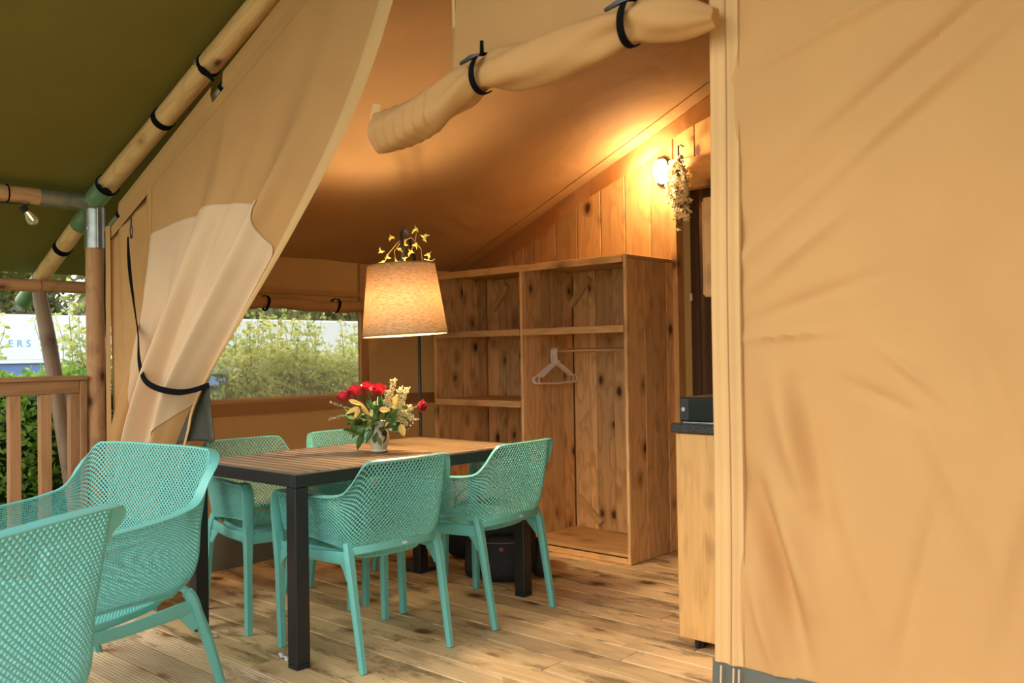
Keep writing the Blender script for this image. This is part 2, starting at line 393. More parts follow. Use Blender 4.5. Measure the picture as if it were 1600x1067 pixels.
# ---- left canvas wall with the clear window
wl = empty('wall_left', (0, 0, 0), kind='structure')
Y0, Y1, Z0, Z1 = 2.50, 3.648, .967, 1.495
def wx(y, z): return XL+.010*math.sin(y*7+z*2)*math.sin(z*1.8)+.004*math.sin(y*23+3*z)
def panel(ya, yb, za, zb, nu, nv): return MB().grid(lambda u, v: (wx(ya+(yb-ya)*u, za+(zb-za)*v), ya+(yb-ya)*u, za+(zb-za)*v), nu, nv)
ys = [YF, Y0, Y1, YB+.1]; zs = [.24, Z0, Z1, 1.815]
wb = MB()
for i in range(3):
    for j in range(3):
        if i == 1 and j == 1: continue
        p = panel(ys[i], ys[i+1], zs[j], zs[j+1], 16, 10); wb.add(p.v, p.f)
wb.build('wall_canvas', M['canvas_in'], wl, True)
MB().grid(lambda u, v: (XL+.004-.01*(1-v)**2+.008*math.sin(u*30)*(1-v), YF+(YB-YF)*u, -.004+.259*v), 60, 6).build('mud_skirt', M['skirt'], wl, True)
def strip(a, b, w, t, mat, name, par, side):  # sewn band
    return MB().sweep([Vector(a)+(Vector(b)-Vector(a))*i/12 for i in range(13)], (w, t), side).build(name, mat, par)
strip((XL+.012, YF, .905), (XL+.012, YB, .905), .075, .004, M['hem'] if 0 else M['canvas_in'], 'sewn_band', wl, (0, 0, 1))
strip((XL+.014, 3.69, .24), (XL+.014, 3.69, 1.8), .07, .004, M['canvas_in'], 'sewn_band', wl, (0, 1, 0))
strip((XL+.013, YF, 1.60), (XL+.013, YB, 1.60), .03, .004, M['canvas_in'], 'sewn_band', wl, (0, 0, 1))
win = empty('window_1', (0, 0, 0), kind='structure')
mt, nt, p = newmat('clear_vinyl'); nt.nodes.remove(p)
tb = N(nt, 'ShaderNodeBsdfTransparent'); tb.inputs[0].default_value = (.97, .95, .88, 1); gl = N(nt, 'ShaderNodeBsdfGlossy'); gl.inputs['Roughness'].default_value = .12
df = N(nt, 'ShaderNodeBsdfTranslucent'); df.inputs[0].default_value = (.95, .86, .62, 1)
nz = N(nt, 'ShaderNodeTexNoise'); nz.inputs['Scale'].default_value = 9; bp = N(nt, 'ShaderNodeBump'); bp.inputs['Distance'].default_value = .03; nt.links.new(nz.outputs['Fac'], bp.inputs['Height']); nt.links.new(bp.outputs[0], gl.inputs['Normal'])
m1 = N(nt, 'ShaderNodeMixShader'); m1.inputs[0].default_value = .04; nt.links.new(tb.outputs[0], m1.inputs[1]); nt.links.new(gl.outputs[0], m1.inputs[2])
m2 = N(nt, 'ShaderNodeMixShader'); m2.inputs[0].default_value = .17; nt.links.new(m1.outputs[0], m2.inputs[1]); nt.links.new(df.outputs[0], m2.inputs[2])
nt.links.new(m2.outputs[0], nt.nodes['Material Output'].inputs[0]); M['vinyl'] = mt
MB().grid(lambda u, v: (XL+.006*math.sin(u*9+v*5)+.003*math.sin(v*15), Y0-.01+(Y1-Y0+.02)*u, Z0-.01+(Z1-Z0+.02)*v), 30, 14).build('window_pane', mt, win, True)
for a, b, s_ in (((XL+.016, Y0-.01, Z0-.004), (XL+.016, Y1+.01, Z0-.004), (0, 0, 1)), ((XL+.016, Y1+.006, Z0), (XL+.016, Y1+.006, Z1), (0, 1, 0))):
    strip(a, b, .014, .005, M['pale'], 'window_binding', win, s_)
# rolled up blind over the window, held by two black toggles
rb = MB()
pts = [(XL+.045+.004*math.sin(i*1.3), 2.35+1.34*i/26, 1.535-.014*math.sin(math.pi*i/26*2)**2-(i/26)*.012) for i in range(27)]
rb.tube(pts, [.036+.004*math.sin(i*.9) for i in range(27)], 14).build('window_blind', M['canvas_in'], win, True)
for yy in (2.93, 3.44):
    MB().sweep([(XL+.045+.044*math.cos(a), yy+.006*math.sin(a*2), 1.522+.045*math.sin(a)) for a in [2*math.pi*k/16 for k in range(17)]], (.018, .003), (0, 1, 0)).build('blind_toggle', M['strap'], win, True)
# ---- rear partition of vertical planks
pw = empty('wall_back', (0, 0, 0), kind='structure')
edges = [XL, -4.47, -4.33, -4.20, -4.096, -4.02, -3.813, -3.627, -3.433, -3.242, -3.049, -2.885]
def plank(x0, x1, z0, yb=YB, t=.02, zt=None, par=pw, nm='wall_plank', mat=None):
    g = .0022; a, b = x0+g, x1-g; ta = zt if zt else zin(a)-.01; tb_ = zt if zt else zin(b)-.01
    cx = (a+b)/2; c = .0035
    v = []
    for z, zz in ((z0, z0), (ta, tb_)):
        v += [(a-cx, 0, z), (a-cx, -t+c, z), (a-cx+c, -t, z), (b-cx-c, -t, zz), (b-cx, -t+c, zz), (b-cx, 0, zz)]
    f = [(i, i+1, i+7, i+6) for i in range(5)] + [(5, 0, 6, 11), (0, 5, 4, 3, 2, 1), (6, 7, 8, 9, 10, 11)]
    me = mesh(nm, v, f, mat or M['plank']); return link(nm, me, par, (cx, yb, 0))
for a, b in zip(edges[:-1], edges[1:]): plank(a, b, 0.002)
# door opening: jamb, header, planks over it and beyond
def bx(name, a, b, mat, par, ch=.004, **k): return MB().box(a, b, ch).build(name, mat, par, **k)
def bxl(name, a, b, mat, par, ch=.004, **k):
    c = (Vector(a)+Vector(b))/2
    return MB().box(Vector(a)-c, Vector(b)-c, ch).build(name, mat, par, loc=c, **k)
bxl('door_jamb', (-2.883, 4.66, .002), (-2.835, 4.74, 2.36), M['plank'], pw)
bxl('door_header', (-2.832, 4.66, 2.17), (-1.50, 4.73, 2.355), M['closetx'], pw)
x = -2.88
while x < XM-.1:
    plank(x, x+.15, 2.36); x += .15
x = -1.95
while x < 1.3:
    if x >= XM: plank(x, x+.15, .002, zt=2.3)
    x += .15
# curtain in the doorway
MB().grid(lambda u, v: (-2.83+1.25*u, 4.80+.035*math.sin(u*62)+.012*math.sin(u*23+v), .02+2.2*v), 160, 12).build('door_curtain', M['drape'], pw, True)
MB().box((-2.86, 4.86, 0), (-1.4, 4.88, 2.4)).build('doorway_shade_sheet', M['dark'], pw)  # near-black sheet, its colour standing in for the unlit depth beyond the doorway
bxl('curtain_clip', (-2.803, 4.745, 1.505), (-2.788, 4.755, 1.55), M['white'], pw, .003)
# kitchen side wall
kw = empty('wall_kitchen', (0, 0, 0), kind='structure')
yy = 3.10
while yy < 4.6:
    c = MB().box((-.01, -.072, 0.002), (.01, .072, 2.2), .003).build('wall_plank', M['plank'], kw, loc=(-1.30, yy+.075, 0)); yy += .15
# right and rear canvas walls (out of frame)
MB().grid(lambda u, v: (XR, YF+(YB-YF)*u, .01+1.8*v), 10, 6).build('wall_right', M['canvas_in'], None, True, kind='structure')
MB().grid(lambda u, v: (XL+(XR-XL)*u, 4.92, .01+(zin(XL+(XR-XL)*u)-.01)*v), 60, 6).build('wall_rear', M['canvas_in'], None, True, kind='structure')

# ================================================================== FRONT CANVAS
# ---- big right panel with its wrinkles
RID = [# x0,z0,x1,z1,width,amp
 (-1.03,1.46,-.45,1.88,.020,.010),(-1.04,1.50,-.60,1.74,.030,-.006),(-1.02,1.37,-.80,1.52,.018,.008),(-1.05,1.60,-.40,2.05,.035,.006),
 (-1.02,1.28,-.75,1.36,.015,-.006),(-1.03,1.90,-.42,2.06,.014,.007),(-1.05,1.23,-.85,1.24,.010,.006),(-.78,1.75,-.43,1.98,.010,-.006),
 (-1.03,.84,-.93,.48,.030,-.030),(-.99,.86,-.90,.60,.035,.018),(-.97,1.12,-.90,.86,.045,.026),(-.92,1.10,-.86,.80,.03,-.016),(-1.05,.62,-.99,.42,.02,.012),
 (-.72,1.20,-.60,1.10,.012,.007),(-.80,1.12,-.66,1.06,.014,-.006),(-.66,1.10,-.50,.75,.03,.007),(-.55,1.3,-.44,.95,.03,-.007),(-.82,.85,-.72,.55,.03,.007),
 (-.42,1.0,-.52,.6,.03,.008),(-.60,.9,-.70,.5,.02,-.006),(-.30,1.6,.3,1.9,.03,.01),(-.1,1.0,.2,.5,.05,.02)]
def wrk(x, z):
    d = .004*math.sin(5*x+3*z)+.003*math.sin(11*z-7*x+math.sin(3*z))
    for (a, b, c, e, w, am) in RID:
        dx, dz = c-a, e-b; L2 = dx*dx+dz*dz; t = ((x-a)*dx+(z-b)*dz)/L2
        if t < -.35 or t > 1.35: continue
        px = ((x-a)*dz-(z-b)*dx)/math.sqrt(L2)
        if abs(px) > 3.2*w: continue
        tt = min(max(t, 0), 1); d += 1.7*am*math.exp(-(px/w)**2)*math.exp(-((t-tt)/.18)**2)*(.45+.55*math.sin(math.pi*tt))
    return d
wf = empty('wall_front', (0, 0, 0), kind='structure')
XA = -1.162
def edge_x(z): return XA+.007*(1-z/1.2)*-1+.004*math.sin(z*3)
def right_panel(u, v):
    z0 = .405+.0*u; 
    if u < .5: x = edge_x(1)+.05+u*2*.85
    else: x = edge_x(1)+.90+(u-.5)*2*(XR-edge_x(1)-.90)
    zt = min(zgab(x), zgab(XM)) if x > XM else zgab(x)
    z = z0+(zt-z0)*v
    k = min(1, (x-XA-.04)/.06)
    return (x, YF-wrk(x, z)*k-.02*math.sin(math.pi*min(1, max(0, (x-XA)/2.5)))*(1-v)-.002, z)
MB().grid(right_panel, 220, 260).build('front_canvas', M['canvas'], wf, True)
def hemf(u, v):
    z = .405+(zgab(-1.12)-.405)*v; x0 = -1.159+.0135*(z-.405)+.003*math.sin(z*2.4); prof = .010*math.exp(-((u-.62)/.16)**2)+.006*math.exp(-((u-.12)/.12)**2)
    return (x0+.083*u, YF-.006-prof-.003*math.sin(z*6), z)
MB().grid(hemf, 24, 120).build('door_hem', M['hem'], wf, True)
for uu in (.60, .97): MB().tube([Vector(hemf(uu, i/60))+Vector((0, -.0015, 0)) for i in range(61)], .0014, 5).build('hem_stitch', M['canvas_in'], wf, True)
MB().grid(lambda u, v: (XA-.004+(XR-XA)*u, YF-.004-.035*(1-v)+.012*math.sin(u*60)*(1-v), .004+.405*v), 160, 8).build('mud_skirt', M['skirt'], wf, True)
for xx in (-1.135, -1.10, -1.085): strip((xx, YF-.05, .03), (xx, YF-.018, .40), .004, .002, M['pale'], 'skirt_stitch', wf, (1, 0, 0))
# ---- gable canvas over the opening
def gabf(u, v):
    x = -2.55+(XA+.05+2.55)*u; zb = 2.56+.05*u; zt = zgab(x) if x < XM else zgab(2*XM-x)
    zt = zgab(XM)+(-.435)*abs(x-XM)*1 if x > XM else zgab(x)
    return (x, YF+.004, zb+(max(zt, zb+.02)-zb)*v)
MB().grid(gabf, 30, 8).build('gable_canvas', M['canvas'], wf, True)
# ---- sleeve band along the roof slope with notches showing the rail in it
wband = .125
def band_seg(xa, xb, cuta, cutb, wd=wband, y=YF-.018, nm='roof_sleeve'):
    v = []; nseg = 14
    for i in range(nseg+1):
        x = xa+(xb-xa)*i/nseg
        ca = cuta*(1 if i == 0 else 0); cb = cutb*(1 if i == nseg else 0)
        for k, q in enumerate((0, .3, .55, 1)):
            xx = x+ca*(1-q)*.0-cb*0; v.append((xx, y-(.010 if q == .3 else .006 if q == 0 else 0), zgab(xx)-wd*q+.0))
    f = [(i*4+k, i*4+k+1, i*4+k+5, i*4+k+4) for i in range(nseg) for k in range(3)]
    o = link(nm, mesh(nm, v, f, M['canvas'], True), wf); return o
band_seg(-4.50, -3.585, 0, 0); band_seg(-3.485, -1.6, 0, 0)
# lower half of the band runs through under the notches
def band_low(xa, xb):
    MB().grid(lambda u, v: (xa+(xb-xa)*u, YF-.021-.002*math.sin(u*90), zgab(xa+(xb-xa)*u)-.072-.062*v), 40, 2).build('roof_band', M['canvas'], wf, True)
band_low(-4.60, -1.6)
MB().tube([(x, YF-.022, zgab(x)-.134) for x in [-4.6+.1*i for i in range(31)]], .0022, 6).build('band_piping', M['strap'], wf, True)
log('sleeve_rail', (-4.66, YF+.006, zgab(-4.66)-.028), (-1.7, YF+.006, zgab(-1.7)-.028), .016, M['steel'], wf)
# ---- corner strip left of the curtain
def cornf(u, v):
    x = XL-.01+.50*u; zt = zgab(x)-.12
    return (x, YF-.012+.010*math.sin(u*9+v*2)*(.3+u)+.006*math.sin(u*21+v*5), .40+(zt-.40)*v)
MB().grid(cornf, 40, 40).build('corner_canvas', M['canvas'], wf, True)
MB().grid(lambda u, v: (XL-.02+.05*u+.004*math.sin(v*9), YF-.030-.012*math.sin(math.pi*u), .03+1.86*v), 6, 60).build('corner_flap', M['canvas'], wf, True)
MB().tube([(XL-.022+.006*math.sin(i*.7), YF-.034, .03+1.84*i/30) for i in range(31)], .0035, 6).build('corner_piping', M['strap'], wf, True)
MB().grid(lambda u, v: (XL-.01+.52*u, YF-.016-.02*(1-v), .004+.40*v), 20, 6).build('mud_skirt', M['skirt'], wf, True)
strip((-4.13, YF-.020, .45), (-4.13, YF-.020, 2.02), .012, .002, M['canvas'], 'corner_seam', wf, (1, 0, 0))
# ================================================================== TIED BACK CURTAIN
ct = empty('tent_curtain', (-4.1, 2.04, 0), label='tan canvas door curtain with pale lining, swept left and tied by a strap', cat='curtain')
TT = [0, .2, .4, .62, .8, 1.0]
CL = [(-4.13,2.03),(-4.12,1.75),(-4.13,1.46),(-4.225,1.245),(-4.43,.96),(-4.62,.62)]
CM = [(-3.12,2.46),(-3.33,2.02),(-3.62,1.60),(-3.96,1.13),(-4.14,.86),(-4.27,.60)]
CR = [(-2.12,2.90),(-2.50,2.215),(-2.965,1.72),(-3.675,1.08),(-3.82,.85),(-3.93,.62)]
def interp(K, t):
    for i in range(5):
        if t <= TT[i+1] or i == 4:
            u = (t-TT[i])/(TT[i+1]-TT[i]); a = Vector(K[max(i-1,0)]); b = Vector(K[i]); c = Vector(K[i+1]); d = Vector(K[min(i+2,5)])
            return 0.5*((2*b)+(c-a)*u+(2*a-5*b+4*c-d)*u*u+(3*b-a-3*c+d)*u**3)
def lerpk(xs, ys, x): return float(np.interp(x, xs, ys))
def curt(s, t, off=0.0):
    l, m_, r = interp(CL, t), interp(CM, t), interp(CR, t)
    p = l*(2*(s-.5)*(s-1))+m_*(-4*s*(s-1))+r*(2*s*(s-.5))
    A = lerpk([0,.12,.35,.62,.8,1], [0,.006,.030,.036,.040,.044], t)
    ph = .5+.5*t
    w = math.sin(2*math.pi*(2.6*s+.15*t)+ph)+.45*math.sin(2*math.pi*(5.2*s-.3*t)+1.7)+.25*math.sin(2*math.pi*9*s+3*t)*min(1, t*1.6)
    b = lerpk([0,.3,.62,1], [0,.03,.07,.05], t)*math.sin(math.pi*s)
    y = 2.030-A*w-b-off
    # small creases high on the flat part
    y += -.006*math.exp(-((s-.32-.5*t)/.02)**2)*math.exp(-((t-.13)/.1)**2)
    return (p.x+4.1, y-2.04, p.y)
solidify(MB().grid(lambda u, v: curt(u, v), 150, 170).build('curtain_canvas', M['canvas'], ct, True), .003)
smx = lambda t: lerpk([.335,.385,.42,.62,.66,.775,1], [.79,.88,.955,.955,.93,.78,.50], t)
smn = lambda t: lerpk([0,.55,.66,.8,1], [.010,.010,.03,.12,.25], t)
tst = lambda u: lerpk([0,.27,.44,.51,.66,.79,1], [.170,.235,.265,.280,.312,.335,.335], u)
def palef(u, v):
    s0 = .01+.78*u; t = tst(s0)+(1-tst(s0))*v
    k = min(1, max(0, (t-.335)/.0001)) if v > 0 else 0
    a_, b_ = smn(t), smx(max(t, .335)); f_ = min(1, max(0, (t-tst(s0))/.10)); sa = a_+(b_-a_)*u; return curt(s0+(sa-s0)*f_, t, .006)
solidify(MB().grid(palef, 130, 150).build('pale_lining_panel', M['pale'], ct, True), .002)
MB().grid(lambda u, v: tuple(Vector(curt(.955+.05*u, v, .004+.006*math.sin(math.pi*u)))), 8, 120).build('curtain_hem', M['hem'], ct, True)
# dark skirt hem of the curtain folded over behind the tie
def sk(u, v):
    a = Vector((-3.835, 1.045)).lerp(Vector((-3.672, 1.075)), u); b = Vector((-3.93, .80)).lerp(Vector((-3.575, .845)), u)
    p = a.lerp(b, v); return (p.x+4.1, .028-.030*math.sin(u*7+1)*v-.01, p.y+.012*math.sin(u*6)*v)
solidify(MB().grid(sk, 24, 16).build('curtain_skirt', M['skirtd'], ct, True), .004)
# ---- strap from hook to tie
tb_ = empty('tieback_strap', (-4.287, 2.0, 1.81), label='black webbing strap hanging from a hook and wrapped round the swept curtain', cat='strap')
o0 = Vector((-4.287, 2.0, 1.81))
sp_ = catmull([(-4.290,1.985,1.80),(-4.262,1.975,1.70),(-4.235,1.97,1.60),(-4.185,1.965,1.45),(-4.13,1.955,1.32),(-4.07,1.93,1.20),(-3.96,1.90,1.115),(-3.84,1.895,1.075),(-3.72,1.93,1.055),(-3.66,1.975,1.062),(-3.60,2.02,1.085)], 8)
sides = []
for i in range(len(sp_)):
    k = i/len(sp_); sides.append(Vector((math.cos(1.4*math.sin(k*7)), .9, .25)).normalized() if k < .45 else Vector((.1, -.2, 1)))
sides = [(sp_[min(i+1, len(sp_)-1)]-sp_[max(i-1, 0)]).cross(Vector((.35*math.sin(i*.16), -1, .15))).normalized() for i in range(len(sp_))]
MB().sweep([p-o0 for p in sp_], [((.014+.013*math.sin(min(1, i/len(sp_)*2.4)*1.57)), .003) for i in range(len(sp_))], sides, .3).build('webbing', M['strap'], tb_, True)
hk = MB()
hk.tube([Vector((.002+.013*math.cos(a), 0, .020+.024*math.sin(a))) for a in [2*math.pi*i/14 for i in range(15)]], .0028, 6)
hk.tube([(0, 0, .045), (0, 0, .085)], .004, 8); hk.lathe([(0, -.012), (.006, -.008), (.006, .002), (0, .004)], 10, (0, 0, -.006))
hk.build('snap_hook', M['black'], tb_, True)

# ================================================================== ROLLED DOOR FLAP
rl = empty('rolled_door_flap', (-1.75, 2.0, 2.05), label='tan canvas door flap rolled up and strapped above the tent opening', cat='door flap')
ro = Vector((-1.75, 2.0, 2.05))
spine = catmull([(-2.372,1.985,1.965),(-2.25,1.985,1.972),(-2.12,1.985,1.992),(-2.00,1.99,2.030),(-1.885,1.99,2.062),(-1.75,1.985,2.055),(-1.60,1.985,2.052),(-1.45,1.985,2.062),(-1.335,1.99,2.078),(-1.24,1.985,2.070),(-1.092,2.00,2.034)], 8)
NS = len(spine)
def rollf(u, v):
    i = u*(NS-1); k = min(int(i), NS-2); p = spine[k].lerp(spine[k+1], i-k); a = 2*math.pi*v
    x = p.x
    r = .064-.018*math.exp(-((x+1.885)/.045)**2)-.016*math.exp(-((x+1.335)/.045)**2)-.004*math.sin(x*9)
    if x > -1.22: r -= .040*min(1, (x+1.22)/.13)**1.8
    cre = .010*math.sin(3*a+12*x)*math.exp(-((x+1.80)/.12)**2)+.009*math.sin(4*a-11*x)*math.exp(-((x+1.36)/.13)**2)+.010*math.sin(3*a+18*x+1)*math.exp(-((x+2.0)/.09)**2)+.003*math.sin(5*a+14*x)+.005*math.exp(-(math.sin((a-1.9-x*.8)/2)/.06)**2)
    if x < -2.08: r += .0055*(((x+2.38-.01*math.sin(a))*21) % 1.0)      # overlapping edges of the spiral
    r += cre
    return (p.x-ro.x, p.y-ro.y+r*math.cos(a)*.9, p.z-ro.z+r*math.sin(a))
q = MB().grid(rollf, 260, 40, True); q.f.append(tuple(260+261*k for k in range(40))); q.build('canvas_roll', M['canvas'], rl, True)
sp2 = MB()
for k in range(3): sp2.lathe([(.052-.016*k, 0), (.046-.016*k, .004*k)], 28, (0, 0, 0), Matrix.Translation(spine[0]-ro) @ Matrix.Rotation(R(90), 4, 'Y'))
sp2.lathe([(.058, .006), (.0, .008)], 28, (0,0,0), Matrix.Translation(spine[0]-ro) @ Matrix.Rotation(R(90), 4, 'Y'))
sp2.build('roll_end', M['hem'], rl, True)
MB().sweep([(-.635, -.02, .02), (-.645, -.03, -.03), (-.628, -.025, -.08), (-.622, -.02, -.14)], [(.034,.002),(.03,.002),(.022,.002),(.006,.002)], (1, .3, 0)).build('loose_edge', M['hem'], rl, True)
def flapf(u, v):
    zg = 2.06+.52*v; x = -2.062+(max(-1.105-.68*(zg-2.05), -1.42)+2.062)*u; zb = np.interp(x, [-2.37,-2.12,-2.0,-1.885,-1.6,-1.335,-1.12], [1.99,2.02,2.05,2.095,2.085,2.095,2.02])
    z = zb+(2.60-zb)*v
    return (x-ro.x, .045-.030*(1-v)**3-.004*math.sin(u*14+v*3), z-ro.z)
solidify(MB().grid(flapf, 50, 20).build('flap_canvas', M['canvas'], rl, True), .003)
strip((-2.056-ro.x, .035, .06), (-2.062-ro.x, .035, .55), .014, .003, M['hem'], 'flap_hem', rl, (1, 0, 0))
for (x, z, rr) in ((-1.885, 2.062, .055), (-1.335, 2.078, .058)):
    q = MB().sweep([(x-ro.x+.012*math.sin(a*1.0+.5), -.01-rr*1.12*math.cos(a), z-ro.z+rr*1.05*math.sin(a)+.004) for a in [R(-130+12*k) for k in range(26)]], (.022, .004), (1, 0, .1)).build('roll_strap', M['strap'], rl, True)
    MB().sweep([(x-ro.x-.05, -rr-.006, z-ro.z+.035), (x-ro.x, -rr-.012, z-ro.z+.042), (x-ro.x+.03, -rr-.006, z-ro.z+.045)], [(.010,.007),(.016,.01),(.008,.007)], (0, 0, 1)).build('strap_toggle', M['black'], q, True)
    MB().sweep([(x-ro.x+.004, -rr*.4, z-ro.z+.055), (x-ro.x+.012, -.03, z-ro.z+.10)], [(.018,.003),(.014,.003)], (1, 0, 0)).build('strap_tail', M['strap'], q, True)

# ================================================================== PORCH FRAME
def ring(name, c, axis, r, w, mat, par):
    q = Vector(axis).to_track_quat('Z', 'Y').to_matrix().to_4x4(); q.translation = c
    return MB().lathe([(r, -w/2), (r+.004, -w/2), (r+.004, w/2), (r, w/2)], 20, (0,0,0), q).build(name, mat, par, True)
ps = empty('porch_post', (-4.85, 2.065, 0), label='upright round wooden post with a galvanised socket, left of the curtain', cat='post')
MB().tube([(0,0,0.0+i*.2) for i in range(10)], .050, 18); 
log('timber', (0, 0, 0.002), (0, 0, 1.84), .047, M['postlog'], ps, 18, wob=.0012)
MB().lathe([(.047,1.80),(.053,1.80),(.053,2.02),(.030,2.03)], 24).build('post_socket', M['steel'], ps, True)
MB().lathe([(0,.004),(.006,.003),(.008,0)], 10, (0,0,0), Matrix.Translation((.022,-.048,1.905)) @ Matrix.Rotation(R(90),4,'X')).build('socket_screw', M['white'], ps, True)
MB().box((.036,-.012,1.80),(.062,.012,2.02),.002).build('socket_flange', M['steel'], ps)
def rz(x): return 2.088+.383*(x+4.742)
rf1 = empty('porch_rafter', (-4.85, 2.06, 2.05), label='peeled round rafter running up from the post along the tent gable', cat='rafter')
o1 = Vector((-4.85, 2.06, 2.05))
def P1(x, dy=0, dz=0): return Vector((x, 2.055+dy, rz(x)+dz))-o1
log('timber', P1(-4.70), P1(-1.62), .050, M['logX'], rf1, 20, wob=.0018)
ax = (1, 0, .383)
log('rafter_socket', P1(-4.90), P1(-4.66), .055, M['gsteel'], rf1, 20)
for x, w in ((-4.06, .035), (-3.64, .02), (-4.67, .016)): ring('rafter_strap', P1(x), ax, .051 if x > -4.5 else .0565, w, M['strap'], rf1)
MB().sweep([P1(-3.64,-.045,-.02), P1(-3.60,-.050,-.06), P1(-3.56,-.045,-.10), P1(-3.535,-.035,-.14)], [(.022,.005),(.03,.006),(.028,.006),(.016,.005)], (1,0,.4)).build('hanging_strap', M['strap'], rf1, True)
MB().sweep([P1(-4.64,-.060,-.02), P1(-4.62,-.050,-.06), P1(-4.57,-.045,-.085), P1(-4.545,-.035,-.11)], [(.022,.005),(.03,.006),(.028,.006),(.016,.005)], (1,0,.4)).build('hanging_strap', M['strap'], rf1, True)
MB().box((-.010,-.006,-.012),(.010,.006,.012),.003, Matrix.Translation(P1(-3.66,-.052,.012)) @ Matrix.Rotation(R(-20),4,'Y')).build('buckle', M['steel'], rf1)
for x in (-3.535, -4.55): ring('rail_clip', Vector((x, YF+.006, zgab(x)-.028))-o1, (1,0,.435), .017, .02, M['strap'], rf1)
def rlow(x): return 2.045+.46*(x+4.87)
rf2 = empty('eave_rafter', (-4.9, 2.06, 1.9), label='short round rafter sloping down outside the post to the low eave beam', cat='rafter')
o2 = Vector((-4.9, 2.06, 1.9))
def P2(x): return Vector((x, 2.06, rlow(x)-.02))-o2
log('timber', P2(-5.58), P2(-5.00), .045, M['logX'], rf2, 18, wob=.0015)
log('rafter_socket', P2(-5.04), P2(-4.90), .050, M['gsteel'], rf2, 18)
log('end_cap', P2(-5.86), P2(-5.585), .047, M['gsteel'], rf2, 18)
ring('rafter_strap', P2(-5.26), (1,0,.46), .046, .04, M['strap'], rf2)
pu = empty('eave_beam', (-4.85, 1.0, 2.045), label='round horizontal beam along the porch eave, carrying the string light', cat='beam')
log('timber', (0, -.68, 0), (0, .80, 0), .042, M['logY'] if 0 else wood('log_eave', (.68,.38,.17), (.34,.16,.07), 'X', kn=.8), pu, 18, wob=.0015)
log('beam_socket', (0, .78, 0), (0, 1.02, 0), .046, M['steel'], pu, 18)
ring('wire_tie', (0, .630, 0), (0, 1, .05), .042, .006, M['strap'], pu)
pl_ = empty('low_eave_beam', (-5.5, 1.0, 1.64), label='thin horizontal beam at the outer low eave, resting on the slanted prop', cat='beam')
log('timber', (0, -.68, 0), (0, 1.02, 0), .036, M['postlog'], pl_, 14, wob=.001); log('timber', (0, 1.025, 0), (0, 5.0, 0), .036, M['postlog'], pl_, 14, wob=.001)
st_ = empty('slanted_prop', (-5.0, 2.06, 0), label='weathered round prop leaning out behind the railing to the low eave', cat='post')
log('timber', (-.52, -.03, 1.60), (.050, -.03, .225), .040, M['greylog'], st_, 16, r1=.047, wob=.002)
MB().box((.0, -.085, -.02), (.095, .025, .20), .006).build('base_shoe', M['greylog'], st_)
# string light
sl = empty('string_light', (-4.85, 1.66, 1.99), label='clear glass string light bulb with a black holder hanging from the eave beam', cat='light bulb')
Mb = Matrix.Translation((.02, .035, -.005)) @ Matrix.Rotation(R(38), 4, 'X')
MB().lathe([(0,0),(.014,0),(.017,-.008),(.017,-.026),(.014,-.032),(0,-.032)], 14, (0,0,0), Mb).build('lamp_holder', M['rubber'], sl, True)
gmt, gnt, gp = newmat('bulb_glass'); gp.inputs['Transmission Weight'].default_value = .9; gp.inputs['Roughness'].default_value = .03; gp.inputs['Base Color'].default_value = (1,.93,.75,1); gp.inputs['IOR'].default_value = 1.3
MB().lathe([(.013,-.032),(.016,-.042),(.026,-.062),(.030,-.080),(.026,-.096),(.012,-.106),(0,-.108)], 18, (0,0,0), Mb).build('bulb', gmt, sl, True)
fb = MB(); fb.tube([Mb @ Vector(p) for p in ((.004,0,-.035),(.008,0,-.06),(.004,0,-.085),(-.004,0,-.085),(-.008,0,-.06),(-.004,0,-.035))], .0016, 6)
fb.build('filament', glow('filament_glow', (1,.75,.35), 6), sl, True)
MB().tube(catmull([(.0,-.9,.0),(.005,-.45,-.018),(.01,-.05,.005),(.03,.03,.005),(.05,.045,-.003),(.045,.060,.008)], 6), .0035, 6).build('cable', M['rubber'], sl, True)

# ---- railing
ra = empty('porch_railing', (-4.85, 0, 0), label='square wooden porch railing with upright balusters', cat='railing')
bxl('cap_board', (-.055, -1.4, 1.098), (.045, 2.005, 1.122), M['rail'], ra, .003)
bxl('top_rail', (-.022, -1.4, 1.030), (.022, 1.968, 1.097), M['rail'], ra, .003)
bxl('bottom_rail', (-.022, -1.4, .09), (.022, 1.968, .15), M['rail'], ra, .003)
yb_ = 1.948
while yb_ > -1.35:
    bxl('baluster', (-.022, yb_-.028, .151), (.020, yb_+.028, 1.029), M['railz'], ra, .003); yb_ -= .146
bxl('newel', (-.030, 1.970, .002), (.026, 2.006, 1.097), M['railz'], ra, .003)
# ================================================================== WARDROBE
cl = empty('wardrobe', (-3.66, 4.17, 0), label='open pine plank wardrobe with shelves against the rear wall', cat='wardrobe')
CX0, CX1, CD, CH = -4.455+3.66, -2.868+3.66, .525, 1.755
def vboards(par, name, axis, c, a, b, z0, z1, ws, t, mat, side=1):
    """row of vertical boards along axis ('x' at y=c, 'y' at x=c)"""
    p = a; i = 0
    while p < b-.01:
        w = min(ws[i % len(ws)], b-p); i += 1
        if b-p-w < .02: w = b-p
        q = MB(); g = .0016; dp = (.0018 if i % 2 else 0)*side
        if axis == 'x':
            bo = MB().box((-w/2+g, -t/2, 0), (w/2-g, t/2, z1-z0), .0028); o = bo.build(name, mat, par, loc=(p+w/2, c+dp, z0))
        else:
            bo = MB().box((-t/2, -w/2+g, 0), (t/2, w/2-g, z1-z0), .0028); o = bo.build(name, mat, par, loc=(c+dp, p+w/2, z0))
        p += w
vboards(cl, 'back_board', 'x', CD-.010, CX0+.018, -.012, .03, CH-.02, [.105,.075,.12,.09,.125,.08], .016, M['closet'])
